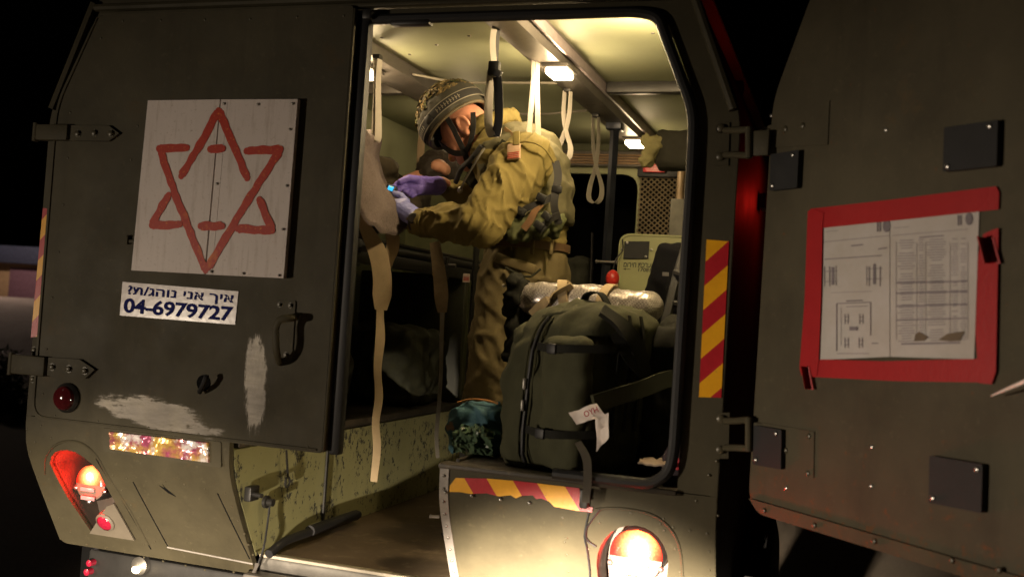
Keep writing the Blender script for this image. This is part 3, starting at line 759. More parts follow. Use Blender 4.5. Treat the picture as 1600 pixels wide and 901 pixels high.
# lower middle: step edge, rods, chain, bumper with plate lamp
mb = MB(); rows = []
for k, (yy, zz) in enumerate(((.215, .742), (.235, .757), (.262, .757), (.27, .746))): pass
mb.box((0, .225, .722), (.66, .05, .05), bev=.008); mb.build('step_edge', M_steel, amb)
MB().box((0, .212, .751), (.655, .03, .010), bev=.003).build('step_trim', simple('cream_trim', (.5, .45, .36), .5), amb)
MB().box((-.05, .17, .68), (.60, .06, .05), bev=.01).build('step_rail', M_steel, amb)
MB().box((-.55, .30, .585), (.95, .08, .16), bev=.012).build('bumper', M_dark, amb)
a = at(215, 884, Y=.24); MB().lathe([(.032, .03), (.03, .006), (.02, 0), (0, -.004)], a, (0, 1, 0), 18).build('plate_lamp', M_steel, amb)
MB().ball(a+Vector((.0, -.008, -.010)), (.016, .006, .012)).build('plate_lamp_bulb', emit('plate_bulb', (1, .75, .42), 12), amb)
pl_ = bpy.data.lights.new('plate_light', 'POINT'); pl_.energy = .08; pl_.color = (1, .75, .45); pl_.shadow_soft_size = .02
po = bpy.data.objects.new('plate_light', pl_); col.objects.link(po); po.parent = amb; po.location = a+Vector((0, -.05, -.01))
for x, y in ((140, 879), (136, 893)):
    a = at(x, y, Y=.24); MB().lathe([(0, -.006), (.011, -.004), (.012, .03)], a, (0, 1, 0), 14).build('small_reflector', M_red, amb)
# pull cable hanging from the left panel corner
P = spline([at(418, 782, X=-.325)+Vector((.01, 0, 0)), at(413, 815, X=-.325)+Vector((.012, 0, 0)), at(409, 850, X=-.325)+Vector((.02, -.02, 0)), at(402, 885, X=-.32), at(392, 915, X=-.32)], 6)
MB().tube(P, .0035, 6).build('release_cable', M_black, amb)
mb = MB()
for k in range(6): mb.tube([P[-8]+Vector((random.uniform(-.01, .01), 0, 0)), P[-4]+Vector((random.uniform(-.015, .015), -.01, 0)), P[-1]+Vector((random.uniform(-.02, .02), 0, -.02))], .004, 5)
mb.build('cable_tassel', simple('frayed_cord', (.10, .09, .08), .8), amb)
# wheels
def wheel(x0, y, s):
    c = Vector((x0, y, .47))
    t = MB(); pr = [(.28, -.14), (.40, -.155), (.455, -.14), (.47, -.11), (.47, .11), (.455, .14), (.40, .155), (.28, .14)]
    t.lathe(pr, c, (1, 0, 0), 48)
    w_ = t.build('wheel', M_gap, amb)
    tr = MB()
    for k in range(40):
        a = 2*math.pi*k/40; tr.box(c+Vector(((.06 if k % 2 else -.06), math.cos(a)*.472, math.sin(a)*.472)), (.15, .035, .02), Matrix.Rotation(a-math.pi/2, 3, 'X'), bev=.003, seg=1)
    tr.build('tyre_tread', M_gap, w_)
    MB().lathe([(.285, s*.12), (.25, s*.08), (.12, s*.05), (.10, s*.13), (0, s*.135)], c, (1, 0, 0), 24).build('rim', M_olive, w_)
wheel(1.02, 1.05, 1); wheel(-.93, 1.05, -1)
for s in (-1, 1): MB().box((s*1.0, .50, .52), (.50, .012, .62), bev=.004).build('mud_flap', M_gap, amb)
# red marker lamp on the right side, hidden behind the open door, glowing along the wall
mp = Vector((1.105, .62, 1.95)); mk = MB().box(mp, (.03, .09, .05), bev=.01).build('side_marker', M_dark, amb)
MB().ball(mp+Vector((.018, 0, 0)), (.02, .03, .017)).build('side_marker_lens', emit('marker_red', (1, .02, .01), 2), mk)
L = bpy.data.lights.new('marker_light', 'POINT'); L.energy = .6; L.color = (1, .02, .012); L.shadow_soft_size = .03
o = bpy.data.objects.new('marker_light', L); col.objects.link(o); o.parent = mk; o.location = mp+Vector((.09, -.02, 0))
# ------------------------------------------------------------------ inside of the ambulance
CZ = 2.475
def slab(c, s, name, mat, bev=.003, parent=None): return MB().box(c, s, bev=bev).build(name, mat, parent or amb)
slab((0, 1.42, .72), (.67, 2.36, .06), 'aisle_floor', M_floor)
for s in (-1, 1):
    edge = [(py(z)+.028, z) for z in (1.094, 1.05, 1.0, .95, .9, .85, .8, .75)]
    MB().sheet(edge+[(2.58, .75), (2.58, 1.094)], [], lambda u, v, d: (s*(.335+d), u, v), .05).build('aisle_wall', M_chip if s < 0 else M_green, amb)
    slab((s*.665, 1.325, 1.108), (.65, 2.53, .026), 'bench_deck', M_deck)
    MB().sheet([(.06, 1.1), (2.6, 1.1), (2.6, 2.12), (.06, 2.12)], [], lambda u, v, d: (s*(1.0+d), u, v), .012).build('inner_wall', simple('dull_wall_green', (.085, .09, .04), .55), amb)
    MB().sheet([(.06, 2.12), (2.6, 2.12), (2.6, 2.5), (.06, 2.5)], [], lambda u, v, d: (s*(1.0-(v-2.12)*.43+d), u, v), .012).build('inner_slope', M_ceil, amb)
    MB().box((s*.333, 1.36, 1.118), (.014, 2.44, .022), bev=.003).build('deck_lip', M_deck, amb)
# ceiling panels, each its own board
for x0, x1 in ((-.96, -.345), (-.34, .34), (.345, .96)):
    for y0, y1 in ((.065, 1.24), (1.25, 2.595)):
        slab(((x0+x1)/2, (y0+y1)/2, CZ+.006), (x1-x0-.004, y1-y0, .012), 'ceiling_panel', M_ceil)
sc = MB()
for x, y in [(597, 59), (682, 70), (733, 56), (873, 53), (1020, 52), (640, 85)]: sc.dome(at(x, y, Z=CZ), (0, 0, -1), .007, .004)
sc.build('ceiling_screws', M_steel, amb, kind='stuff')
M_rail = simple('grey_rail', (.16, .145, .13), .4, .35, var=.2, scale=12, dirt=(20, .6, (.05, .04, .03)))
for s in (-1, 1):
    mb = MB(); x = s*.345
    mb.sheet([(-.075, CZ), (-.07, CZ-.045), (-.02, CZ-.06), (.05, CZ-.06), (.07, CZ-.02), (.085, CZ)], [], lambda u, v, d: (x+u*s, .063+d, v), 2.53)
    rl = mb.build('ceiling_rail', M_rail, amb)
    MB().box((x+s*.075, 1.33, CZ-.02), (.012, 2.5, .04), bev=.003).build('rail_edge', simple('mauve_edge', (.30, .25, .26), .4, .3), rl)
for x0, x1 in ((-.95, -.43), (.43, .95)): slab(((x0+x1)/2, 1.245, CZ-.02), (x1-x0, .05, .045), 'ceiling_beam', M_dark if x0 > 0 else M_rail, .006)
MB().cyl((.905, 1.16, CZ-.05), (.905, 1.30, CZ-.05), .04, seg=18).build('beam_socket', M_black, amb)
# loose cables under the ceiling
for pts in ([(-.27, .95, CZ-.03), (-.1, 1.0, CZ-.05), (.12, 1.02, CZ-.05), (.30, 1.05, CZ-.045)], [(-.27, 1.5, CZ-.03), (0, 1.55, CZ-.06), (.28, 1.52, CZ-.05)]):
    MB().tube(spline(pts, 6), .005, 6).build('ceiling_cable', M_strapg, amb)

# dome lamps
M_lamp = emit('lamp_glass', (1, .74, .42), 22)
def lamp(x, y, energy, name='dome_lamp', z=CZ-.062, sx=.075, sy=.11, spread=None):
    b = MB().box((x, y, z-.004), (sx+.02, sy+.02, .014), bev=.004).build(name, M_rail, amb)
    MB().box((x, y, z-.021), (sx, sy, .024), bev=.009, seg=3).build('lamp_glass', M_lamp, b)
    L = bpy.data.lights.new('lamp_light', 'POINT'); L.energy = energy; L.color = (1, .74, .42); L.shadow_soft_size = .035
    o = bpy.data.objects.new('lamp_light', L); col.objects.link(o); o.parent = b; o.location = (x, y, z-.072)
    return b
lamp(.375, .76, 7.5); lamp(.365, 2.12, 2.0); lamp(-.36, .74, 6.5); lamp(-.36, 1.75, 1.2)
rl_ = lamp(.74, .20, 30.0, z=CZ-.004)
rl_.children[-1].location = (.74, .27, CZ-.095)

# bulkhead with the passage to the cab
po_ = arc_poly([(-.24, 1.14), (.315, 1.14), (.315, 2.33), (-.24, 2.33)], [0, 0, .09, .09])
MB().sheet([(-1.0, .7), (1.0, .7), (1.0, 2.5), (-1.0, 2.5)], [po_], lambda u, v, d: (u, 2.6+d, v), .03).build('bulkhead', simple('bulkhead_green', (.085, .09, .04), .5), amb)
rim = arc_poly([(-.265, 1.12), (.34, 1.12), (.34, 2.355), (-.265, 2.355)], [.02, .02, .11, .11])
hol = arc_poly([(-.225, 1.155), (.300, 1.155), (.300, 2.315), (-.225, 2.315)], [.02, .02, .09, .09])
MB().sheet(rim, [hol], lambda u, v, d: (u, 2.57+d, v), .029).build('passage_frame', M_green, amb)
slab((0, 3.9, 1.6), (2.1, .05, 1.9), 'cab_front', M_gap)
for x in (-.55, .55): MB().box((x, 3.2, 1.45), (.5, .14, .7), bev=.05).build('cab_seat', M_black, amb)
slab((0, 3.3, .95), (2.0, 1.2, .04), 'cab_floor', M_gap)
# upright post with rings
pa = at(960, 207, Y=1.75); pb = at(945, 452, Y=1.75)
px_ = (pa.x+pb.x)/2; yy = 1.75
po = MB(); po.tube([(px_, yy, .75), (px_, yy, 2.44)], .020, 4); po.box((px_, yy, 2.41), (.07, .07, .05), bev=.006); po.build('upright_post', simple('blue_black_post', (.025, .028, .04), .35, .5), amb)
q = at(948, 409, Y=1.72); r_ = MB(); r_.cyl(q+Vector((-.045, 0, 0)), q+Vector((.045, 0, 0)), .006); r_.dome(q+Vector((-.045, 0, 0)), (-1, 0, 0), .01); r_.dome(q+Vector((.045, 0, 0)), (1, 0, 0), .01); r_.build('post_pin', M_steel, amb)
# second dark post and equipment rack on the left, under the litter
for x, y0, yb, rr in ((737, 390, 625, .014),):
    p = at(737, 500, Y=1.5); MB().tube([(p.x, 1.5, .75), (p.x, 1.5, 1.86)], rr, 4).build('litter_post', M_dark, amb)
    MB().box((p.x+.07, 1.56, 1.3), (.05, .03, 1.05), bev=.006).build('green_post', M_green, amb)
    flat = at(729, 433, Y=1.49)
MB().box((-.62, 1.9, 1.42), (.55, .05, .60), bev=.01).build('cabinet_panel', simple('dark_cabinet', (.04, .042, .02), .5), amb)
# small red and white label below the litter
q = at(729, 434, Y=1.46); lb = MB().box(q, (.032, .003, .038)).build('warning_label', simple('label_white', (.5, .42, .36), .5, bump=0), amb)
mb = MB()
for k in range(3): mb.box(q+Vector((0, -.002, -.010+.006*k)), (.026, .002, .0035))
mb.build('label_print', simple('label_red', (.4, .03, .02), .5, bump=0), lb)

# ---- fittings at the front right: screen, label, shelf, pipes, box
fy = 2.5
p0 = at(1000, 276, Y=fy); p1 = at(1052, 372, Y=fy)
xs0, xs1, zs0, zs1 = p0.x, p1.x+.02, 1.62, p0.z
scr = slab(((xs0+xs1)/2, fy+.05, (zs0+zs1)/2), (xs1-xs0, .03, zs1-zs0), 'screen_box', M_gap)
mb = MB(); nx, nz = 7, 26
for i in range(nx):
    for j in range(nz):
        for k in (-1, 1):
            cx = xs0+(i+.5)*(xs1-xs0)/nx; cz = zs0+(j+.5)*(zs1-zs0)/nz; hx = (xs1-xs0)/nx/2; hz = (zs1-zs0)/nz/2
            a = Vector((cx-hx, fy, cz)); b = Vector((cx, fy, cz+k*hz)); c = Vector((cx+hx, fy, cz))
            for u, v in ((a, b), (b, c)): mb.tube([u, v], .0035, 4, cap=False)
mb.build('expanded_mesh', simple('tan_mesh', (.20, .16, .10), .5, .2), scr, kind='stuff', smooth=0)
slab(((xs0+xs1)/2, fy+.01, zs1+.02), (xs1-xs0+.02, .07, .045), 'screen_top', M_black)
q0 = at(1005, 256, Y=2.44); q1 = at(1038, 269, Y=2.44)
lab = slab(((q0.x+q1.x)/2, 2.45, (q0.z+q1.z)/2), (q1.x-q0.x, .006, q0.z-q1.z), 'red_label', simple('red_label', (.45, .012, .018), .4, bump=0), .001)
mb = MB()
for k in range(4):
    z = q0.z-(q0.z-q1.z)*(.2+.2*k); mb.box(((q0.x+q1.x)/2, 2.446, z), ((q1.x-q0.x)*(.8-.12*(k % 2)), .002, .004))
mb.build('label_print', simple('label_pink', (.6, .3, .28), .5, bump=0), lab)
# shelf with brass ducts along the top of the bulkhead
mb = MB()
for k in range(4): mb.tube([(-.25, 2.50, 2.36+.014*k), (.62, 2.50, 2.36+.014*k)], .006, 6)
mb.build('duct_grille', simple('bronze', (.22, .14, .075), .4, .5), amb)
slab((.25, 2.53, 2.385), (.9, .05, .08), 'duct', M_rail, .01)
M_pipe = simple('tan_pipe', (.34, .25, .15), .4, .1)
for x, ya in ((1063, 2.45), (1076, 2.40)):
    p = at(x, 300, Y=ya); MB().tube([(p.x, ya, 1.9), (p.x, ya, 2.32)], .02, 12).build('vertical_pipe', M_pipe, amb)
for x, y in ((1085, 268), (1083, 287), (1083, 302)):
    p = at(x, y, Y=2.3); MB().lathe([(.012, -.02), (.034, -.02), (.034, .02), (.012, .02), (.012, -.02)], p, (.3, -1, .1), 16).build('pipe_coupling', M_pipe, amb)
q0 = at(1048, 310, Y=2.2); q1 = at(1086, 372, Y=2.2)
cb = slab(((q0.x+q1.x)/2, 2.24, 1.78), (q1.x-q0.x, .08, (q0.z-1.78)*2), 'control_box', simple('grey_box', (.115, .11, .085), .5), .006)
st_ = at(1083, 340, Y=2.19); mb = MB()
mb.box((st_.x, 2.19, st_.z), (.022, .004, .20)); cbl = mb.build('gauge_strip', M_black, cb)
mb = MB()
for k in range(9): mb.box((st_.x+.002, 2.186, st_.z+.085-.021*k), (.014 if k % 2 else .018, .002, .007))
mb.build('gauge_marks', M_strapw, cb)
# canvas pouch hung under the ceiling
pc_ = at(1062, 236, Y=1.9)
def crease(amp, s, k=1):
    return lambda co, n: co+n*(amp*fbm(co, s, 3)+amp*.5*fbm(co+Vector((5, 1, 2)), s*2.3, 2))
M_canvas = simple('olive_canvas', (.10, .088, .045), .85, var=.2, bump=.5, bscale=500)
pouch = thing('canvas_pouch', 'dark olive canvas pouch hung under the ceiling above the pipes', 'pouch', pc_-Vector((0, 0, .09)))
melt(MB().box(pc_+Vector((.03, 0, 0)), (.26, .16, .17), bev=.03), 'bag_body', simple('pouch_black', (.03, .028, .018), .85), pouch, .012, 2, crease(.01, 12))
melt(MB().box(pc_+Vector((-.115, -.05, -.01)), (.06, .08, .15), Matrix.Rotation(R(25), 3, 'Y'), bev=.02).box(pc_+Vector((-.14, -.06, .035)), (.05, .05, .05), bev=.01), 'bag_flap', simple('pouch_flap', (.28, .25, .11), .85), pouch, .008, 2, crease(.014, 25))

# ------------------------------------------------------------------ green cabinet on the right bench
q0 = at(968, 364, Y=1.55); q1 = at(1088, 366, Y=1.55)
cab = thing('equipment_cabinet', 'pale green metal cabinet with a black plate and dark stencilled lettering', 'cabinet', ((q0.x+q1.x)/2, 1.7, 1.122))
zt = q0.z
MB().sheet(arc_poly([(q0.x, 1.122), (.97, 1.122), (.97, zt), (q0.x, zt)], [0, 0, .02, .05]), [], lambda u, v, d: (u, 1.55+d, v), .35).build('housing', M_green, cab)
tr_ = arc_poly([(0, 0), (q0.x+.006, 1.2), (q0.x+.006, zt-.006), (.95, zt-.006), (0, 0)], [0, 0, .05, 0, 0])[1:-1]
MB().tube([(a, 1.549, b) for a, b in tr_], .004, 6).build('front_rim', M_green, cab)
a = [at(*p, Y=1.546) for p in [(976, 377), (1015, 377), (1013, 404), (974, 404)]]
MB().sheet([(p.x, p.z) for p in a], [], lambda u, v, d: (u, 1.543+d, v), .006).build('black_plate', M_pad, cab)
for x, y in [(980, 379), (1009, 401), (972, 389), (1018, 390)]: MB().dome(at(x, y, Y=1.543), (0, -1, 0), .006, .004).build('screw', M_screw, cab)
c4 = [at(*p, Y=1.5485) for p in [(974, 417), (1017, 418), (1018, 411), (975, 410)]]; t = MB(); bl = bil(*c4)
text_mb(t, '\u05e2\u05e8\u05db\u05ea \u05d7\u05d9\u05e8\u05d5\u05dd'[::-1], bl, .02)
c4 = [at(*p, Y=1.5485) for p in [(997, 424), (1016, 425), (1017, 419), (998, 418)]]
text_mb(t, '17081', bil(*c4), .02)
c4 = [at(*p, Y=1.5485) for p in [(973, 421.5), (985, 422), (985, 419), (973, 418.5)]]; bl = bil(*c4)
t.add([bl(0, .5), bl(.4, 0), bl(.4, .35), bl(1, .35), bl(1, .65), bl(.4, .65), bl(.4, 1)], [(0, 1, 2, 3, 4, 5, 6)])
t.build('stencil_lettering', M_dark, cab, smooth=0)
# red ball knob beside the cabinet
p = at(957, 435, Y=1.5)
rb = thing('red_float', 'small red plastic ball with a yellow side beside the green cabinet', 'ball', p-Vector((0, 0, .04)))
MB().ball(p, (.028, .028, .036), u=20, v=14).build('shell', simple('red_plastic', (.5, .03, .02), .35, bump=0), rb)
MB().tube(spline([p+Vector((0, 0, .036)), p+Vector((.01, 0, .08)), p+Vector((.03, .02, .12)), p+Vector((.02, .05, .17))], 5), .003, 6).build('cord', M_black, rb)

# ------------------------------------------------------------------ straps
def ribbon(pts, widths, wdir, th=.001):
    """flat webbing through pts; wdir = width direction(s)"""
    P = spline(pts, 6); n = len(P); k = len(pts); rows = []
    def lerp(lst, t):
        f = t*(len(lst)-1); i = min(int(f), len(lst)-2); return lst[i]+(lst[i+1]-lst[i])*(f-i)
    wd = [Vector(x) for x in (wdir if isinstance(wdir, list) else [wdir, wdir])]
    ws = widths if isinstance(widths, list) else [widths, widths]
    mb = MB(); vs = []; fs = []
    for i, p in enumerate(P):
        t = i/(n-1); d = lerp(wd, t).normalized(); w_ = lerp(ws, t)/2
        tg = (P[min(i+1, n-1)]-P[max(0, i-1)]).normalized(); d = (d-tg*d.dot(tg)).normalized(); nn = tg.cross(d)*th
        vs += [p-d*w_+nn, p+d*w_+nn, p+d*w_-nn, p-d*w_-nn]
    for i in range(n-1):
        for a in range(4): b = (a+1) % 4; fs.append((i*4+a, i*4+b, i*4+4+b, i*4+4+a))
    fs += [(3, 2, 1, 0), tuple(4*(n-1)+a for a in range(4))]
    return mb.add(vs, fs)
G = 'grab straps hanging from the ceiling rails'
def grab(px_top, px_bot, Y, spread, wid, mat, label, twist=0, cross=False, matb=None):
    a = at(*px_top, Y=Y); b = at(*px_bot, Y=Y); o = thing('grab_strap', label, 'strap', b, G)
    s = spread/2; h = (a.z-b.z)
    v = lambda t, x, y=0: Vector((a.x+(b.x-a.x)*t+x, Y+y, a.z-h*t))
    if cross:
        pts = [v(0, -.012), v(.35, -.010), v(.60, .006), v(.80, s*.9), v(.94, s*.8), v(1.0, 0), v(.95, -s*.9), v(.8, -s*.75), (v(.58, .0)), v(.3, .012), v(0, .012)]
    else:
        pts = [v(0, -.008), v(.3, -s*.5), v(.7, -s*.9), v(.93, -s), v(1.0, 0), v(.93, s), v(.7, s*.9), v(.3, s*.5), v(0, .008)]
    ribbon(pts, wid, [Vector((.25, 1, 0)), Vector((.75, .6, 0)), Vector((.25, 1, 0))]).build('webbing', mat, o)
    MB().box(a+Vector((0, 0, .006)), (.028, .03, .016), bev=.003).build('anchor', M_dark, o)
    return o, a, b
grab((590, 92), (588, 220), .62, .014, .026, M_strapw, 'pale grab strap hanging at the left beside the closed door edge')
o, a, b = grab((837, 92), (833, 226), .70, .030, .024, M_strapw, 'white grab strap hanging over the bent medic\'s shoulder')
grab((887, 143), (880, 251), 1.10, .055, .024, M_strapw, 'twisted grey white grab strap behind the bent medic\'s back', cross=True)
grab((931, 183), (930, 317), 1.55, .060, .024, M_strapg, 'dim grey grab strap farthest inside near the upright post', cross=True)
# strap with black buckle, in front
Yb = .30; a = at(776, 32, Y=Yb); b = at(770, 214, Y=Yb); bk = at(773, 108, Y=Yb)
o = thing('grab_strap', 'black and white grab strap with a black buckle hanging nearest the opening', 'strap', b, G)
ribbon([a, at(771, 52, Y=Yb), at(770, 75, Y=Yb), bk], .018, Vector((.9, .5, 0))).build('upper_webbing', M_strapw, o)
ribbon([a+Vector((.006, .01, 0)), at(778, 50, Y=Yb+.01), at(776, 80, Y=Yb+.01), bk+Vector((0, .012, 0))], .014, Vector((.6, .8, 0))).build('upper_webbing', M_blackweb, o)
ribbon([at(768, 110, Y=Yb), at(764, 150, Y=Yb), at(763, 190, Y=Yb), at(768, 211, Y=Yb), at(776, 212, Y=Yb+.02), at(779, 190, Y=Yb+.03), at(778, 150, Y=Yb+.03), at(776, 122, Y=Yb+.02)], .026, [Vector((1, .35, 0)), Vector((.9, -.5, 0))]).build('loop_webbing', M_strapw, o)
ribbon([at(777, 120, Y=Yb-.006), at(779, 150, Y=Yb-.008), at(779, 188, Y=Yb-.006), at(774, 213, Y=Yb-.002)], .030, Vector((1, -.2, 0))).build('loop_webbing', M_blackweb, o)
bb = MB(); bb.box(bk+Vector((0, -.004, 0)), (.036, .022, .045), bev=.005); bb.box(bk+Vector((.012, -.008, -.014)), (.03, .016, .022), Matrix.Rotation(R(30), 3, 'Y'), bev=.004); bb.build('buckle', M_black, o)
MB().box(a+Vector((0, 0, .005)), (.022, .022, .026), bev=.004).build('anchor', M_steel, o)

# ------------------------------------------------------------------ stretcher, patient, blanket
LZ = 1.80
lit = thing('stretcher', 'dark litter on brackets holding the covered patient', 'stretcher', (-.62, 1.3, LZ-.1))
for x in (-.36, -.90): MB().tube([(x, .28, LZ-.03), (x, 2.35, LZ-.03)], .02, 12).build('pole', M_dark, lit)
MB().box((-.63, 1.3, LZ), (.54, 1.85, .012), bev=.003).build('canvas', simple('litter_canvas', (.035, .03, .02), .9), lit)
MB().box((-.345, 1.3, LZ-.075), (.03, 2.0, .05), bev=.005).build('side_rail', M_dark, lit)
for y in (.75, 1.62):
    MB().box((-.36, y, LZ-.06), (.05, .04, .10), bev=.006).build('bracket', M_dark, lit)
    MB().cyl((-.34, y, LZ-.05), (-.30, y, LZ-.05), .009).build('bracket_pin', M_steel, lit)
pat = thing('person', 'patient lying on the stretcher under dark clothes with only head and ear showing', 'person', (-.58, 1.2, LZ))
hd = at(688, 268, Y=1.55)
pb_ = MB(); hx = -.56
pb_.limb([(hx, .50, LZ+.10), (hx, .72, LZ+.27), (hx-.02, 1.0, LZ+.11)], [.05, .07, .085]); pb_.limb([(hx-.16, .50, LZ+.10), (hx-.16, .72, LZ+.25), (hx-.14, 1.0, LZ+.11)], [.05, .07, .085])
pb_.loft([((hx-.08, .95, LZ+.11), (.16, 0, 0), (0, 0, .10)), ((hx-.08, 1.15, LZ+.14), (.17, 0, 0), (0, -.02, .11)), ((hx-.06, 1.35, LZ+.19), (.19, 0, 0), (0, -.03, .11)), ((hx-.04, 1.45, LZ+.22), (.10, 0, 0), (0, -.03, .08))], 20)
pb_.limb([(hx-.02, 1.42, LZ+.22), (hd.x-.02, hd.y, hd.z-.02)], [.06, .055]); pb_.ball((hd.x-.03, hd.y+.03, hd.z), (.08, .10, .095))
pb_.limb([(hx+.14, 1.36, LZ+.19), (hx+.18, 1.12, LZ+.10), (hx+.17, .90, LZ+.12)], [.06, .05, .04])
M_skin = simple('skin', (.55, .27, .17), .5, var=.12, scale=20, bump=.15, bscale=300)
melt(pb_, 'body', M_skin, pat, .014, 4)
jk = MB(); jk.loft([((hx-.08, .90, LZ+.11), (.19, 0, 0), (0, 0, .125)), ((hx-.08, 1.15, LZ+.15), (.20, 0, 0), (0, -.02, .14)), ((hx-.06, 1.38, LZ+.21), (.22, 0, 0), (0, -.03, .14)), ((hx-.04, 1.46, LZ+.25), (.14, 0, 0), (0, -.03, .10))], 20)
jk.limb([(hx+.15, 1.36, LZ+.21), (hx+.19, 1.12, LZ+.13), (hx+.17, .92, LZ+.15)], [.085, .075, .06])
jk.limb([(hx+.05, 1.30, LZ+.33), (hx+.0, 1.1, LZ+.30), (hx+.06, .92, LZ+.26)], [.055, .06, .06])
melt(jk, 'jacket', simple('patient_jacket', (.052, .040, .022), .85, var=.3, bump=.5, bscale=400), pat, .012, 2, crease(.016, 11))
hr = MB().ball((hd.x-.02, hd.y+.02, hd.z+.0), (.095, .115, .102)); melt(hr, 'hair', simple('dark_hair', (.02, .013, .008), .7, bump=.8, bscale=400), pat, .010, 2, crease(.008, 40))
er = MB().ball((hd.x+.05, hd.y-.06, hd.z+.0), (.02, .034, .026)).ball((hd.x+.02, hd.y-.07, hd.z+.014), (.035, .04, .03)); melt(er, 'face', M_skin, pat, .007, 2)
# blanket: draped from the raised knees over the litter edge
Mb_ = N('wool_blanket'); Mb_.bump(Mb_.math('ADD', Mb_.noise(260, 5, .8), Mb_.math('MULTIPLY', Mb_.noise(22, 4, .6), 3)), 1.0, .004)
M_blk = Mb_.out(Mb_.mix(Mb_.ramp(Mb_.noise(150, 4, .8), .3, .7), (.095, .073, .066), (.20, .158, .148)), .95)
B_ = lambda x, y, Y: tuple(at(x, y, Y=Y))
ctrl = [  # columns: far side of the litter, ridge over the knees, then down the hanging edge
    [(-.98, .10, 1.95), (-.80, .20, 2.10), B_(530, 205, .38), B_(530, 250, .32), B_(535, 285, .30), B_(548, 300, .32), B_(553, 312, .34)],
    [(-.98, .35, 1.95), (-.82, .40, 2.10), B_(552, 202, .46), B_(558, 244, .40), B_(566, 290, .38), B_(570, 322, .40), B_(578, 346, .42)],
    [(-.98, .60, 1.93), (-.80, .60, 2.10), B_(563, 206, .58), B_(574, 245, .54), B_(588, 290, .54), B_(597, 325, .54), B_(602, 360, .55)],
    [(-.98, .80, 1.92), (-.80, .78, 2.06), B_(576, 209, .72), B_(588, 247, .76), B_(602, 292, .76), B_(629, 326, .72), B_(634, 358, .68)],
    [(-.98, .95, 1.90), (-.78, .90, 2.02), B_(583, 216, .84), B_(593, 252, .88), B_(608, 297, .88), B_(638, 330, .84), B_(641, 346, .78)]]
cols = [spline([ctrl[i][j] for i in range(5)], 10) for j in range(7)]
rows = []
for i in range(len(cols[0])):
    rr = spline([cols[j][i] for j in range(7)], 9)
    rows.append([p+Vector((.3, -.6, .6))*(.016*fbm(p, 7, 3)+.022*max(0, 1-abs(noise.noise(p*5.5+Vector((0, 0, 4))))*4)) for p in rr])
bo = MB().grid(rows, thick=(-.008, .004, -.012)).build('blanket', M_blk, None, smooth=60)
tag(bo, 'grey brown wool blanket draped over the patient\'s knees and litter edge', 'blanket')

# litter straps
def strap_thing(label, parts):
    o = thing('litter_strap', label, 'strap', parts[0][0][-1], 'webbing straps hanging from the stretcher')
    for pts, wd, dr_, m, nm in parts: ribbon(pts, wd, dr_).build(nm, m, o)
    return o
Ys = .62; A = lambda x, y, dy=0: at(x, y, Y=Ys+dy)
o = strap_thing('long cream webbing strap hanging from the stretcher to the step', [
    ([A(594, 480), A(594, 496), A(594, 530), A(590, 575), A(592, 620), A(587, 660), A(589, 700), A(584, 752)], [.026, .026, .034, .028, .030, .026, .028, .026], [Vector((1, 0, 0)), Vector((.9, .4, 0)), Vector((1, -.1, 0)), Vector((.9, .35, 0)), Vector((1, 0, 0))], M_cream, 'tail'),
    ([A(563, 338, -.02), A(572, 358), A(590, 395), A(597, 430), A(597, 460), A(595, 484)], [.034, .046, .066, .068, .070, .045], Vector((1, .1, 0)), M_cream, 'wide_pad'),
    ([A(612, 360, .05), A(614, 385, .05), A(606, 405, .04), A(600, 425, .02)], [.05, .045, .045, .04], Vector((1, .5, 0)), M_cream, 'second_end')])
MB().tube(spline([A(556, 312), A(562, 325), A(563, 345), A(568, 352)], 5), .004, 6).build('edge_cord', M_cream, o)
P = [at(x, y, Y=1.0) for x, y in [(679, 378), (684, 410), (688, 440), (690, 470), (691, 488)]]
P2 = [at(x, y, Y=1.0) for x, y in [(691, 488), (690, 530), (689, 580), (686, 630), (682, 680), (684, 715)]]
strap_thing('shaded narrower webbing strap hanging below the medic\'s elbow', [(P2, [.018, .014, .016, .014], Vector((.9, .4, 0)), M_strapg, 'tail'), (P, [.04, .05, .055, .035], Vector((1, .2, 0)), simple('tan_web', (.19, .14, .075), .85, bump=.4, bscale=600), 'wide_pad')])
P = [at(x, y, Y=1.75) for x, y in [(660, 205), (658, 225), (657, 245), (655, 262)]]
strap_thing('short brown strap hanging behind the helmet above the patient', [(P, [.03, .034, .03], Vector((1, .3, 0)), simple('brown_web', (.13, .09, .05), .85), 'webbing')])

# fittings on the chipped step wall: pull pin, latch, black tube, cable
p = at(441, 702, X=-.325); q = at(444, 752, X=-.325)
mb = MB(); mb.tube([p+Vector((.015, 0, 0)), p*.5+q*.5+Vector((.015, 0, 0)), q+Vector((.012, 0, .02))], .004, 6)
ring = [q+Vector((.012, math.cos(t)*.014, math.sin(t)*.016)) for t in [k*math.pi/8 for k in range(16)]]; mb.tube(ring, .004, 6, closed=True); mb.build('pull_pin', M_dark, amb)
p = at(388, 769, X=-.325); mb = MB(); mb.box(p+Vector((.012, 0, 0)), (.024, .05, .045), bev=.004); mb.cyl(p+Vector((.02, -.01, 0)), p+Vector((.06, -.02, .0)), .007); mb.build('step_latch', M_dark, amb)
p = at(414, 783, X=-.325); MB().lathe([(.0, .03), (.012, .03), (.012, .012), (.020, .01), (.020, 0)], p, (1, 0, 0), 14).build('wall_bolt', M_dark, amb)
P = [at(420, 865, X=-.29), at(445, 845, X=-.29), at(480, 832, X=-.29), at(520, 818, X=-.29), at(560, 803, X=-.29)]
MB().tube(spline(P, 4), .014, 14).build('step_tube', M_black, amb)
p = at(484, 829, X=-.29); MB().tube([p, at(556, 804, X=-.29)], .019, 14).build('tube_sleeve', M_black, amb)
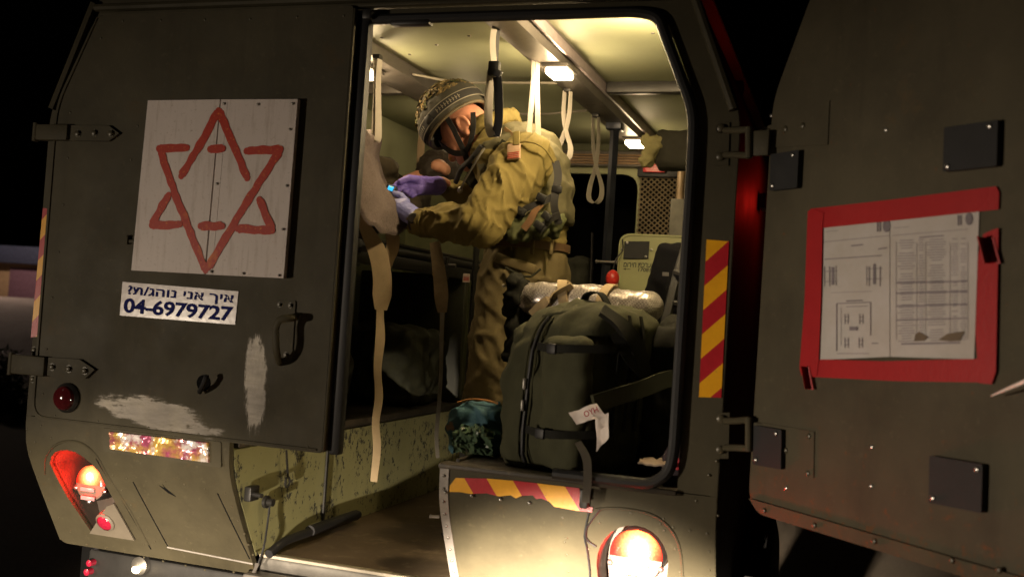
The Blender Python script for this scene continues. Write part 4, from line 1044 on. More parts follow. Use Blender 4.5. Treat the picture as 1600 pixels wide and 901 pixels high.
MB().box((-.328, .60, .93), (.006, .012, .35)).build('wall_seam', M_dark, amb)

# soft bags and hoses hung along the dim left wall, and clutter round the passage
def hung_bag(c, size, label, mat, rot=0):
    o = thing('hung_bag', label, 'bag', (c[0], c[1], c[2]-size[2]/2), 'dark bags hung inside the ambulance')
    melt(MB().box(c, size, Matrix.Rotation(R(rot), 3, 'X'), bev=min(size)*.3), 'pouch', mat, o, .012, 3, crease(.018, 10))
    ribbon([(c[0]+size[0]*.5, c[1]-size[1]*.2, c[2]+size[2]*.75), (c[0]+size[0]*.54, c[1]-size[1]*.2, c[2]+size[2]*.3), (c[0]+size[0]*.56, c[1]-size[1]*.2, c[2]-size[2]*.3)], .03, Vector((0, 1, 0)), .002).build('strap', M_blackweb, o)
M_bagd = simple('bag_black_green', (.02, .021, .012), .85, var=.3, bump=.5, bscale=300)
hung_bag((-.88, 1.35, 2.22), (.12, .36, .20), 'dark bag hung on the left wall behind the medic\'s helmet', M_bagd)
hung_bag((-.90, .85, 2.16), (.12, .30, .22), 'dark bag hung on the left wall above the blanket', M_bagd)
hung_bag((-.02, 2.50, 1.62), (.24, .16, .50), 'dark rucksack hung in the passage behind the medic\'s back', M_bagd)
for k, (x, y) in enumerate(((-.96, 1.0), (-.95, 1.12))):
    MB().tube(spline([(x, .3, 2.02-.03*k), (x+.02, .9, 1.99-.04*k), (x, 1.6, 2.03-.03*k), (x, 2.5, 2.0)], 6), .014, 8).build('wall_hose', M_black, amb)

for (c, sz, lb) in [((-.62, 1.62, 1.29), (.46, .40, .33), 'added dark bag covering a lit patch on the left bench beneath the stretcher, the deeper one'), ((-.70, .95, 1.25), (.36, .42, .25), 'added dark bag covering a lit patch on the left bench beneath the stretcher, nearer the door')]:
    o = melt(MB().box(c, sz, bev=.06), 'filler_bag', simple('filler_green', (.035, .036, .017), .8, var=.4, bump=.5, bscale=200), None, .014, 3, crease(.03, 7)); tag(o, lb, 'bag')  # dark bags added to cover the hard-lit patch below the litter
# ------------------------------------------------------------------ the medic, bent over the patient
med = thing('person', 'medic in olive uniform, helmet and blue gloves bending over the stretcher', 'person', (.22, .88, .75))
Yn, Ym = .68, .86
fw_ = Vector((-.94, .34, 0)).normalized(); lf = Vector((-.34, -.94, 0)).normalized()   # body forward / to his left (near side)
def T(x, y, Y=Ym): return at(x, y, Y=Y)
# torso sections, hips to neck
def sec(x, y, hd_, hw, tilt): 
    ax = fw_*math.cos(tilt)+Vector((0, 0, -1))*math.sin(tilt); return (T(x, y), ax*hd_, lf*hw)
tors = [sec(822, 428, .125, .16, 0), sec(824, 392, .118, .155, .05), sec(824, 355, .122, .16, .12), sec(820, 312, .135, .175, .2), sec(812, 270, .138, .185, .3), sec(800, 238, .125, .185, .45), sec(786, 220, .085, .12, .6), sec(774, 210, .065, .07, .7)]
sh_n = T(822, 247, .70); el_n = T(752, 352, .58); wr_n = T(655, 347, .66); ha_n = T(627, 326, .70)
sh_f = T(778, 238, 1.03); el_f = T(752, 318, 1.10); wr_f = T(690, 289, .98); ha_f = T(648, 288, .90)
hip = T(822, 420); fl_z = .75
kn_n = Vector((hip.x-.075, .77, 1.25)); an_n = Vector((hip.x-.04, .77, .84)); kn_f = Vector((hip.x-.06, .99, 1.25)); an_f = Vector((hip.x-.06, 1.0, .84))
hp_n = hip+lf*.09; hp_f = hip-lf*.09
# head frame
hu = Vector((-.64, .05, .76)).normalized(); hf = Vector((-.73, .28, -.62)); hf = (hf-hu*hf.dot(hu)).normalized(); hl = hu.cross(hf).normalized()
HC = T(729, 205, .84)
def H(f, l, u): return HC+hf*f+hl*l+hu*u
HM = Matrix((hf, hl, hu)).transposed()
body = MB(); body.loft([(c, a*.86, b*.9) for c, a, b in tors])
body.limb([T(780, 214), H(-.02, 0, -.06)], [.062, .058])
body.ball(HC, (.098, .078, .112), HM, 24, 18)
body.ball(H(.03, 0, -.07), (.066, .062, .062), HM)          # jaw
body.ball(H(.075, 0, -.10), (.026, .030, .022), HM)         # chin
body.limb([H(.088, 0, .005), H(.112, 0, -.032)], [.010, .015]); body.ball(H(.098, .010, -.036), .011); body.ball(H(.098, -.010, -.036), .011)   # nose
body.ball(H(.086, 0, -.066), (.016, .026, .009), HM); body.ball(H(.084, 0, -.076), (.015, .023, .009), HM)    # lips
for s in (-1, 1):
    body.ball(H(.055, s*.040, -.03), (.035, .028, .03), HM)   # cheek
    body.ball(H(.080, s*.032, .018), (.016, .026, .010), HM)  # brow
    c_ = [H(-.046+.020*math.cos(t), s*(.080+.006*math.sin(t)), -.012+.031*math.sin(t)) for t in [R(-70+k*20) for k in range(15)]]
    body.limb(c_, [.0065]*15, 8); body.ball(H(-.046, s*.076, -.012), (.017, .008, .026), HM); body.ball(H(-.038, s*.078, -.044), (.011, .009, .013), HM)   # ear
body.limb([sh_n, el_n, wr_n, ha_n], [.058, .045, .032, .03]); body.limb([sh_f, el_f, wr_f, ha_f], [.058, .045, .032, .03])
body.limb([hp_n, kn_n, an_n, an_n-Vector((0, 0, .04))], [.085, .062, .045, .04]); body.limb([hp_f, kn_f, an_f, an_f-Vector((0, 0, .04))], [.085, .062, .045, .04])
M_skin2 = simple('face_skin', (.60, .27, .17), .45, var=.14, scale=26, bump=.2, bscale=350)
melt(body, 'body', M_skin2, med, .005, 2, factor=.4)
for s in (-1, 1): MB().ball(H(.084, s*.031, .002), (.010, .012, .009), HM).build('eye', simple('eye_white', (.6, .55, .5), .2, bump=0), med)

# cloth
def cloth(name, c, s=None, var=.18):
    n = N(name); w1 = n.noise(900, 2, .5); big = n.noise(7, 5, .6)
    colr = n.mix(n.ramp(big, .3, .7), sc3(c, 1-var), sc3(c, 1+var)); colr = n.mix(n.ramp(n.noise(60, 4, .7), .6, .85), colr, sc3(c, .85))
    n.bump(n.math('ADD', w1, n.math('ADD', n.math('MULTIPLY', n.noise(38, 5, .65, stretch=(1.6, 1.6, .8)), 1.8), n.math('MULTIPLY', n.noise(90, 4, .7), 1.0))), .4, .0018); return n.out(colr, .85, 0, .25)
M_shirt = cloth('olive_shirt', (.20, .158, .052), var=.08); M_pants = cloth('olive_trousers', (.165, .13, .062), var=.08); M_vest = cloth('vest_cloth', (.105, .095, .052)); M_vestd = cloth('vest_dark', (.030, .029, .016))
def folds(axis_pts, amp, freq, seedv):
    """wrinkles wrapped part way round a sleeve or leg, plus soft broad sag"""
    segs = []
    L0 = 0
    for a, b in zip(axis_pts, axis_pts[1:]): segs.append((a, b, L0)); L0 += (b-a).length
    def f(co, n):
        best = 9; s_ = 0; an = 0
        for a, b, l0 in segs:
            ab = b-a; t = max(0, min(1, (co-a).dot(ab)/ab.length_squared)); q = a+ab*t; d = (co-q).length
            if d < best:
                best = d; s_ = l0+ab.length*t; r_ = co-q
                e1 = ab.cross(Vector((.3, 1, .2))).normalized(); e2 = ab.normalized().cross(e1); an = math.atan2(r_.dot(e1), r_.dot(e2))
        c_, d_ = math.cos(an), math.sin(an)
        v1 = noise.noise(Vector((s_*freq+c_*.9, c_*.8, d_*.8))+Vector(seedv))
        v2 = noise.noise(Vector((s_*freq*2.1-d_*1.4, c_*1.3, d_*1.3))+Vector(seedv)*2)
        r1 = max(0, 1-abs(v1)*3.2)**1.5; r2 = max(0, 1-abs(v2)*3.6)**1.5
        return co+n*(amp*(r1-.3)+amp*.55*(r2-.25)+amp*.5*noise.noise(co*8))
    return f
def is_near_arm(co): return min((co-el_n).length, (co-wr_n).length, ((co-(el_n+sh_n)*.5)).length) < .22
# shirt: torso and both sleeves as one surface
cuff_n = el_n+(wr_n-el_n)*1.0; cuff_f = el_f+(wr_f-el_f)*.72
sh = MB(); sh.loft([(c, a*1.02, b*1.0) for c, a, b in tors[1:]])
sh.limb([sh_n+Vector((0, .02, 0)), sh_n+(el_n-sh_n)*.5, el_n, el_n+(wr_n-el_n)*.5, cuff_n], [.095, .093, .080, .062, .045], 18)
sh.limb([sh_f, sh_f+(el_f-sh_f)*.5, el_f, cuff_f], [.09, .08, .07, .045], 16)
fa = folds([sh_n, el_n, wr_n], .0135, 9.5, (1, 2, 3)); fb = folds([T(822, 420), T(790, 225)], .010, 12, (4, 1, 0))
melt(sh, 'shirt', M_shirt, med, .0075, 2, lambda co, n: fa(co, n) if is_near_arm(co) else fb(co, n))
# shoulder slide and rolled collar
sl_c = T(803, 237, .585); Ms = Matrix.Rotation(R(-8), 3, 'Y') @ Matrix.Rotation(R(-12), 3, 'X')
sl_ = MB().box(sl_c, (.046, .012, .058), Ms, bev=.005).build('shoulder_slide', simple('slide_cloth', (.45, .30, .19), .8, bump=.5, bscale=500), med)
mb = MB()
for k in range(4): mb.box(sl_c+Ms @ Vector((0, -.0075, -.006-.006*k)), (.040, .002, .0022), Ms)
mb.build('slide_stripe', simple('slide_red', (.42, .05, .03), .8, bump=0), sl_)
MB().box(sl_c+Vector((.004, .004, .045)), (.024, .01, .05), Ms, bev=.004).build('shoulder_loop', M_shirt, med)
col_ = MB(); ring = []
for k in range(20):
    t = 2*math.pi*k/20; c, a, b = tors[-1]; ring.append(c+a*1.25*math.cos(t)+b*1.22*math.sin(t)+Vector((0, 0, .012*math.sin(t*2))))
col_.tube([p+Vector((-.012, 0, .012)) for p in ring], .030, 10, closed=True); melt(col_, 'collar', M_shirt, med, .007, 2, crease(.006, 25))
# vest: back shell, shoulder straps, chest pouches, side webbing
vs_ = MB()
vsec = [(c, a*1.20, b*1.06) for c, a, b in tors[2:7]]
vs_.loft([(c-fw_*.022, a*.97, b*.92) for c, a, b in vsec])
def vest_post(co, n):
    return co+n*(.010*fbm(co, 14, 3)+.006*math.sin(co.z*60+fbm(co, 6)*3))
ve = melt(vs_, 'vest', M_vest, med, .009, 2, vest_post)
# chest rig in front and at the waist
pk = MB()
for (x, y, Y, sx, sy, sz, r_) in [(770, 300, .80, .09, .10, .13, 20), (782, 340, .70, .10, .08, .12, 10), (765, 348, .86, .10, .10, .13, 10), (758, 275, .90, .08, .12, .12, 30)]:
    pk.box(T(x, y, Y), (sx, sy, sz), Matrix.Rotation(R(r_), 3, 'Y') @ Matrix.Rotation(R(-20), 3, 'Z'), bev=.022)
melt(pk, 'chest_pouch', M_vestd, med, .008, 2, crease(.010, 22))
pk = MB()
for (x, y, Y, sx, sz, r_) in [(838, 352, .66, .09, .085, 12), (808, 358, .645, .085, .09, -5), (866, 352, .72, .06, .08, 20)]:
    pk.box(T(x, y, Y), (sx, .06, sz), Matrix.Rotation(R(r_), 3, 'Y'), bev=.018)
melt(pk, 'side_pouch', cloth('pouch_green', (.075, .082, .035)), med, .007, 2, crease(.012, 26))
def web(pts, wd, name, mat, d=Vector((.5, 0, .8))): ribbon([T(*p) for p in pts], wd, d, .0022).build(name, mat, med)
web([(868, 252, .66), (872, 275, .655), (868, 300, .64), (866, 322, .64), (873, 350, .66)], .026, 'vest_strap', M_blackweb, Vector((1, .2, .2)))
web([(806, 340, .62), (822, 326, .615), (842, 318, .62), (868, 305, .65)], .022, 'vest_strap', M_blackweb, Vector((.2, 0, 1)))
web([(818, 358, .60), (828, 345, .60), (836, 330, .605), (846, 320, .62)], .024, 'vest_strap', simple('brown_leather', (.16, .085, .04), .6), Vector((.9, 0, .4)))
web([(840, 362, .60), (852, 350, .605), (864, 340, .63), (874, 336, .65)], .024, 'vest_strap', M_blackweb, Vector((.3, 0, .9)))
web([(786, 205, .72), (795, 212, .70), (806, 222, .66)], .034, 'vest_strap', simple('tan_strap', (.27, .17, .07), .8), Vector((.8, -.3, .6)))
for x, y, Y, r_ in [(846, 309, .612, 20), (854, 338, .60, 35), (870, 296, .64, 5), (842, 352, .595, 30), (814, 330, .612, 25)]:
    MB().box(T(x, y, Y), (.036, .014, .026), Matrix.Rotation(R(r_), 3, 'Y'), bev=.005).build('buckle', M_black, med)
sm_ = spline([T(866, 255, .66), T(850, 232, .61), T(828, 222, .60), T(806, 226, .62), T(788, 250, .66)], 6)
MB().tube(sm_, .0035, 6).build('shoulder_seam', M_shirt, med)
ck = el_n+(wr_n-el_n)*.93; cd_ = (wr_n-el_n).normalized()
MB().lathe([(.046, -.022), (.050, -.018), (.049, .018), (.042, .022)], ck, cd_, 22).build('cuff', M_shirt, med)
web([(792, 222, .655), (776, 250, .66), (764, 282, .67), (770, 320, .66)], .045, 'front_strap', M_vestd, Vector((1, -.2, .2)))
# radio cord and pen clipped on the chest
MB().tube(spline([T(757, 232, .66), T(748, 245, .64), T(738, 262, .64), T(726, 282, .66), T(719, 298, .68)], 6), .004, 6).build('cord', M_steel, med)
MB().ball(T(719, 297, .68), (.010, .008, .012)).build('clip', M_screw, med)
MB().tube(spline([T(752, 228, .68), T(735, 250, .70), T(722, 262, .74), T(712, 285, .78)], 6), .010, 8, flat=(.4, (0, 1, 0))).build('sling', M_blackweb, med)
# trousers with belt and cargo pocket
tp = MB(); tp.loft([(T(824, 384), fw_*.128, lf*.165), (T(823, 405), fw_*.135, lf*.17), (T(821, 435), fw_*.135, lf*.172), (T(818, 460), fw_*.12, lf*.16)])
tp.limb([hp_n-Vector((0, 0, .02)), hp_n+(kn_n-hp_n)*.5, kn_n, an_n-Vector((0, 0, .02))], [.110, .104, .088, .078], 18); tp.limb([hp_f-Vector((0, 0, .02)), hp_f+(kn_f-hp_f)*.5, kn_f, an_f-Vector((0, 0, .02))], [.110, .098, .084, .076], 18)
melt(tp, 'trousers', M_pants, med, .009, 2, folds([hp_n, kn_n, an_n], .009, 9, (7, 3, 1)))
MB().loft([(T(824, 391), fw_*.140, lf*.178), (T(824.5, 379), fw_*.140, lf*.178)], 32).build('belt', simple('belt_brown', (.10, .055, .026), .6), med)
for x in (797, 832, 862): MB().box(T(x, 386, .675+.04*abs(x-825)/40), (.012, .01, .05), bev=.003).build('belt_loop', M_pants, med)
MB().box(T(806, 412, .668), (.15, .02, .035), Matrix.Rotation(R(14), 3, 'Y'), bev=.008).build('pocket_flap', M_pants, med)
MB().tube(spline([T(790, 418, .652), T(810, 428, .648), T(828, 432, .65), T(845, 420, .66)], 5), .004, 6).build('pocket_seam', M_vestd, med)
for an in (an_n, an_f):
    bt = MB(); bt.limb([an+Vector((0, 0, .10)), an, an-Vector((0, 0, .045))], [.056, .052, .045]); bt.limb([an+Vector((.03, 0, -.055)), an+fw_*.12+Vector((0, 0, -.06))], [.035, .033])
    bt.box(an+fw_*.055+Vector((0, 0, -.082)), (.27, .09, .018), Matrix.Rotation(math.atan2(fw_.y, fw_.x), 3, 'Z'), bev=.006); melt(bt, 'boot', simple('boot_leather', (.03, .018, .01), .5), med, .008, 2)

# helmet: cover, torn netting, elastic band with print, straps
hb = MB(); HE = T(707, 183, .84)
M_helm = cloth('helmet_cover', (.050, .047, .036), var=.3)
def helm_pt(az, el, k=1.0):
    fx = math.cos(az)*math.cos(el); ly = math.sin(az)*math.cos(el); uz = math.sin(el)
    return HE+hf*fx*.136*k+hl*ly*.122*k+hu*uz*.126*k
rows = []
for i in range(25):
    el = R(-18)+(R(90)-R(-18))*i/24; row = []
    for j in range(49):
        az = 2*math.pi*j/48; lowr = 0
        p = helm_pt(az, el); nn_ = (p-HE).normalized()
        c = p+nn_*(.006*fbm(p, 18, 3)+(.003*math.sin(az*16) if i < 9 else 0)); 
        if i == 0: c = helm_pt(az, el, .97)
        row.append(c)
    rows.append(row)
inner = [[helm_pt(2*math.pi*j/48, R(-18)+(R(88)-R(-18))*i/12, .90) for j in range(49)] for i in range(13)]
mb = MB().grid(rows); mb.grid(inner); mb.grid([rows[0], inner[0]]); hel = mb.build('helmet', M_helm, med, smooth=70)
rimp = [helm_pt(2*math.pi*j/48, R(-18), .98) for j in range(48)]; MB().tube(rimp, .006, 8, closed=True).build('helmet_rim', simple('rim_tan', (.10, .075, .04), .7), hel)
def band(e0, e1, k, mat, nm, a0=0, a1=2*math.pi, n=64):
    r = []
    for e in (e0, (e0+e1)/2, e1): r.append([helm_pt(a0+(a1-a0)*j/n, R(e), k+(.004 if e not in (e0, e1) else 0)) for j in range(n+1)])
    return MB().grid(r).build(nm, mat, hel, smooth=70)
band(-9, 6, 1.045, M_blackweb, 'helmet_band')
for e in (-9.5, 4.5): band(e, e+1.6, 1.062, M_strapg, 'band_edge')
pr2 = MB()
def on_band(a0, a1, e0, e1): return lambda u, v: helm_pt(a0+(a1-a0)*u, R(e0+(e1-e0)*v), 1.066)
random.seed(5)
for a0 in (.45, 1.75):
    for k in range(9):
        a = a0+k*.085; pr2.add([on_band(a, a+.05, -5.5, 1.5)(u, v) for u, v in ((0, 0), (.45, 0), (.45, 1), (0, 1))], [(0, 1, 2, 3)])
        pr2.add([on_band(a, a+.05, -5.5, 1.5)(u, v) for u, v in ((.45, .4), (1, .4), (1, .62), (.45, .62))], [(0, 1, 2, 3)])
pr2.build('band_print', M_strapg, hel, smooth=0, kind='stuff')
MB().box(helm_pt(1.45, R(-2), 1.07), (.03, .016, .03), HM, bev=.005).build('band_buckle', M_black, hel)
# ragged camouflage netting clumped on the crown
nm_ = N('camo_netting'); cc = nm_.mix(nm_.ramp(nm_.noise(38, 5, .7), .38, .62), (.028, .026, .015), (.27, .19, .07)); cc = nm_.mix(nm_.ramp(nm_.noise(22, 3, .6), .58, .62), cc, (.10, .12, .04))
M_net = nm_.out(cc, .95)
random.seed(21); ng = MB()
for k in range(1500):
    az = random.uniform(0, 2*math.pi); el = math.asin(random.uniform(.34, 1)); p = helm_pt(az, el, 1.0+random.random()*.045); n0 = (p-HE).normalized()
    t = Vector((random.gauss(0, 1), random.gauss(0, 1), random.gauss(0, 1))); t = (t-n0*t.dot(n0)).normalized(); b = n0.cross(t); s = random.uniform(.006, .017)
    cen = fbm(p, 24, 2)
    if cen < -.28: continue
    ng.add([p-t*s, p+b*s*.35+n0*.003, p+t*s+n0*random.uniform(-.002, .007), p-b*s*.35], [(0, 1, 2, 3)])
ng.build('camouflage_net', M_net, hel, smooth=0, kind='stuff')
# chin straps
def hweb(pts, wd, nm, mat=None, d=None): ribbon([H(*p) for p in pts], wd, d or hf, .0022).build(nm, mat or M_blackweb, hel)
hweb([(-.012, .092, .045), (-.008, .091, .0), (.004, .086, -.05), (.018, .076, -.092)], .020, 'side_strap')
hweb([(.088, .054, .03), (.080, .062, -.012), (.056, .071, -.058), (.018, .076, -.092)], .020, 'jaw_strap', d=Vector(hu))
hweb([(.018, .076, -.092), (.045, .048, -.122), (.055, 0, -.136), (.045, -.048, -.122), (.018, -.076, -.092)], .020, 'chin_strap')
hweb([(-.095, .062, .0), (-.065, .074, -.05), (-.025, .080, -.082), (.018, .077, -.094)], .018, 'nape_strap', d=Vector(hu))
MB().box(H(.018, .080, -.092), (.02, .012, .026), HM, bev=.004).build('strap_buckle', M_black, hel)
MB().dome(H(.100, .036, -.045), hl, .006, .004).build('strap_stud', simple('brass', (.5, .32, .1), .3, 1, bump=0), hel)
# goggles hanging on the brow edge
MB().tube([helm_pt(a, R(-20), .95) for a in [-.9+.12*k for k in range(16)]], .010, 8).build('brow_pad', M_blackweb, hel)

# gloved hands
n = N('nitrile_glove'); n.bump(n.math('ADD', n.noise(160, 4, .7), n.math('MULTIPLY', n.noise(45, 4, .6, stretch=(1, 1, 2.5)), 2)), .7, .002)
M_glove = n.out(n.mix(n.noise(14, 4, .6), (.19, .21, .54), (.28, .30, .66)), .42, 0, .45)
n = N('nitrile_glove_violet'); n.bump(n.math('ADD', n.noise(160, 4, .7), n.math('MULTIPLY', n.noise(45, 4, .6, stretch=(1, 1, 2.5)), 2)), .7, .002)
M_glove2 = n.out(n.mix(n.noise(14, 4, .6), (.15, .11, .50), (.23, .17, .62)), .42, 0, .45)
def hand(name, wrist, palm_c, cuff, mat, fingers, thumb, pr_):
    mb = MB(); mb.limb([cuff, wrist], [.036, .034]); mb.limb([wrist, palm_c], [.034, .038])
    for a, b in pr_: mb.limb([a, b], [.026, .024])
    for f in fingers: mb.limb(f, [.0112, .0102, .0094, .0082][:len(f)], 10)
    mb.limb(thumb, [.017, .0135, .0115][:len(thumb)], 10)
    return melt(mb, name, mat, med, .0031, 2, lambda co, n: co+n*.0018*fbm(co, 55, 2))
K = lambda x, y, Y: at(x, y, Y=Y)
# near (left) hand: back of the hand towards us, fingers reaching left under the meter, thumb on top
hand('left_glove', K(645, 337, .665), K(628, 327, .675), K(651, 343, .66), M_glove,
     [[K(622, 318, .665), K(612, 313, .66), K(604, 308, .675), K(599, 306, .69)], [K(620, 325, .66), K(609, 319, .655), K(601, 314, .67), K(598, 310, .69)],
      [K(622, 331, .665), K(611, 327, .66), K(604, 321, .68), K(604, 315, .70)], [K(626, 336, .675), K(616, 333, .675), K(609, 328, .69), K(609, 321, .71)]],
     [K(634, 315, .69), K(626, 306, .70), K(617, 303, .70)], [(K(632, 322, .67), K(622, 321, .67)), (K(636, 332, .67), K(626, 331, .67))])
# far (right) hand: loose fist pinching the meter
hand('right_glove', K(672, 290, .90), K(650, 290, .87), K(684, 290, .94), M_glove2,
     [[K(640, 283, .85), K(629, 283, .83), K(620, 287, .81), K(615, 291, .79)], [K(638, 289, .84), K(628, 291, .82), K(623, 297, .81), K(620, 299, .80)],
      [K(640, 295, .84), K(633, 299, .82), K(637, 304, .83), K(643, 303, .84)], [K(645, 299, .84), K(640, 303, .825), K(644, 306, .835), K(650, 304, .85)]],
     [K(652, 281, .84), K(639, 278, .82), K(625, 284, .80)], [(K(655, 286, .86), K(642, 286, .85)), (K(655, 294, .86), K(644, 296, .85))])
# watch
ax = (wr_n-el_n).normalized(); wc = wr_n+ax*.004; a_ = ax.cross(Vector((0, 0, 1))).normalized(); b_ = ax.cross(a_)
MB().lathe([(.042, -.012), (.045, 0), (.042, .012), (.036, .012), (.036, -.012), (.042, -.012)], wc, ax, 24).build('watch_strap', M_black, med)
wt = MB().lathe([(.0, .012), (.016, .012), (.020, .008), (.020, 0)], wc+Vector((0, -.041, .008)), (0, -1, .1), 18).build('watch_case', M_dark, med)
# pulse meter in the hands
mc = at(611, 297, Y=.76); mt = thing('pulse_meter', 'small dark meter with a glowing cyan screen held in the gloved fingers', 'meter', mc-Vector((0, 0, .015)))
Mm = Matrix.Rotation(R(15), 3, 'Y') @ Matrix.Rotation(R(-15), 3, 'X')
MB().box(mc, (.040, .030, .036), Mm, bev=.007, seg=3).build('case', simple('meter_case', (.05, .055, .07), .3, bump=0), mt)
MB().box(mc+Mm @ Vector((.003, -.0152, .002)), (.022, .002, .018), Mm, bev=.001).build('screen', emit('cyan_screen', (.03, .42, .85), 1.6), mt)
MB().box(mc+Mm @ Vector((.003, -.0165, .008)), (.014, .001, .003), Mm).build('readout', emit('yellow_readout', (.55, .65, .08), 1.4), mt)

# ------------------------------------------------------------------ backpack and the things beside it
M_pack = cloth('pack_cordura', (.048, .048, .025), var=.14); M_packd = cloth('pack_dark', (.010, .010, .007))
bp = thing('backpack', 'large olive backpack with a central zip standing on the right bench', 'backpack', (.62, .25, 1.122))
Pk = lambda x, y, Y: at(x, y, Y=Y)
# soft body: sections from bottom to top, front-left corner towards us
ang = R(-28); ux = Vector((math.cos(ang), math.sin(ang), 0)); uy = Vector((-math.sin(ang), math.cos(ang), 0))
def sbox(c, hx_, hy, e=.42, n=40):
    out = []
    for k in range(n):
        t = 2*math.pi*k/n; cx = math.copysign(abs(math.cos(t))**e, math.cos(t)); cy = math.copysign(abs(math.sin(t))**e, math.sin(t)); out.append(c+ux*hx_*cx+uy*hy*cy)
    return out
secs = [(1.126, .150, .145, (.0, 0)), (1.16, .172, .165, (0, 0)), (1.25, .182, .172, (0, 0)), (1.36, .186, .172, (.002, .005)), (1.45, .184, .168, (.01, .01)), (1.52, .174, .155, (.022, .015)), (1.57, .150, .125, (.035, .02)), (1.598, .112, .085, (.045, .025))]
cB = Vector((.640, .265, 0)); vs = []; fs = []; n_ = 40
for z, a, b, sh_ in secs: vs += sbox(cB+Vector((sh_[0], sh_[1], z)), a, b)
for i in range(len(secs)-1):
    for k in range(n_): l = (k+1) % n_; fs.append((i*n_+k, i*n_+l, (i+1)*n_+l, (i+1)*n_+k))
fs += [tuple(range(n_))[::-1], tuple((len(secs)-1)*n_+k for k in range(n_))]
def pack_post(co, n):
    lp = co-cB; u = lp.dot(ux); z = co.z
    v = .013*fbm(co, 8, 3)+.010*max(0, 1-abs(noise.noise(Vector((u*9, lp.dot(uy)*9, z*3.5))))*5)+.006*math.sin(z*26+fbm(co, 5)*4)*(.4+abs(u)*2)
    if abs(u+.035) < .02 and lp.dot(uy) < 0: v -= .010*(1-abs(u+.035)/.02)
    return co+n*v
main = melt(MB().add(vs, fs), 'main_compartment', M_pack, bp, .009, 4, pack_post)
def pf(u, z, d=0):   # point on the front face
    hy = np.interp(z, [s[0] for s in secs], [s[2] for s in secs]); return cB+ux*u+uy*(-hy-d)+Vector((np.interp(z, [s[0] for s in secs], [s[3][0] for s in secs]), 0, z))
def pr3(v, z, d=0):  # point on the right face
    hx_ = np.interp(z, [s[0] for s in secs], [s[1] for s in secs]); return cB+ux*(hx_+d)+uy*v+Vector((np.interp(z, [s[0] for s in secs], [s[3][0] for s in secs]), 0, z))
zp = [pf(-.035+.004*math.sin(z*20), z, .004) for z in np.linspace(1.14, 1.55, 18)]
MB().tube(zp, .006, 8).build('zip', M_black, bp); 
for du in (-.018, .016): MB().tube([p+ux*du for p in zp], .004, 6).build('zip_welt', M_pack, bp)
for z in (1.36, 1.30): MB().box(pf(-.035, z, .014), (.010, .008, .032), bev=.003).build('zip_puller', M_steel, bp)
# left side pocket bulge, side seams, top flap, haul loop
lpk = MB(); 
for z, r in ((1.20, .05), (1.30, .058), (1.40, .054), (1.48, .04)): lpk.ball(cB-ux*.155+uy*(-.06)+Vector((0, 0, z)), (r, .085, r*1.4))
melt(lpk, 'side_pocket', M_pack, bp, .010, 3, crease(.010, 14))
fpk = MB(); fpk.box(cB+ux*.095+uy*(-.150)+Vector((0, 0, 1.32)), (.165, .07, .37), Matrix.Rotation(ang, 3, 'Z'), bev=.03); melt(fpk, 'front_pocket', M_pack, bp, .009, 5, crease(.008, 9))
tf = MB(); tf.loft([(cB+ux*.03+uy*(-.11)+Vector((0, 0, 1.55)), ux*.10, Vector((0, 0, .02))), (cB+ux*.05+uy*.0+Vector((0, 0, 1.57)), ux*.11, Vector((0, 0, .025))), (cB+ux*.06+uy*.08+Vector((0, 0, 1.565)), ux*.09, Vector((0, 0, .02)))], 24)
melt(tf, 'top_flap', M_pack, bp, .009, 3, crease(.014, 12))
ribbon([pr3(-.10, 1.52, .01), pr3(-.06, 1.46, .03), pr3(0, 1.42, .035), pr3(.06, 1.40, .03)], .03, Vector((0, 0, 1))).build('compression_strap', M_packd, bp)
ribbon([pr3(-.15, 1.33, .01), pr3(-.02, 1.37, .05), pr3(.05, 1.40, .08), pr3(.09, 1.41, .10)], .045, Vector((.1, .2, 1)), .008).build('shoulder_strap', M_pack, bp)
ribbon([pr3(-.13, 1.58, .0), pr3(-.08, 1.54, .02), pr3(-.02, 1.48, .03), pr3(.02, 1.40, .035)], .05, Vector((.5, .8, 0)), .006).build('shoulder_strap', M_packd, bp)
for k in range(3): ribbon([pr3(-.08+.05*k, 1.57, .006), pr3(-.075+.05*k, 1.50, .012), pr3(-.07+.05*k, 1.40, .012), pr3(-.065+.05*k, 1.25, .01)], .012, uy).build('seam_tape', M_packd, bp)
for z_ in (1.24, 1.47):
    ribbon([pf(.0, z_, .030), pf(.06, z_-.004, .040), pf(.13, z_, .036), pr3(-.13, z_+.006, .012), pr3(-.06, z_+.01, .010)], .022, Vector((0, 0, 1)), .0015).build('compression_strap', M_packd, bp)
    MB().box(pf(.07, z_-.004, .044), (.034, .012, .028), Matrix.Rotation(ang, 3, 'Z'), bev=.004).build('strap_buckle', M_black, bp)
ribbon([cB+ux*(-.02)+uy*(-.02)+Vector((.03, 0, 1.585)), cB+ux*.0+uy*(-.03)+Vector((.03, 0, 1.622)), cB+ux*.05+uy*(-.03)+Vector((.03, 0, 1.628)), cB+ux*.08+uy*(-.02)+Vector((.03, 0, 1.59))], .028, uy, .002).build('haul_loop', M_packd, bp)
# strap hanging over the sill
ribbon([Pk(903, 690, .0), Pk(916, 715, -.02), Pk(918, 745, -.035), Pk(915, 785, -.03)], [.018, .022, .022, .02], Vector((1, .2, 0))).build('hanging_strap', M_strapg if False else cloth('strap_olive', (.085, .075, .06)), bp)
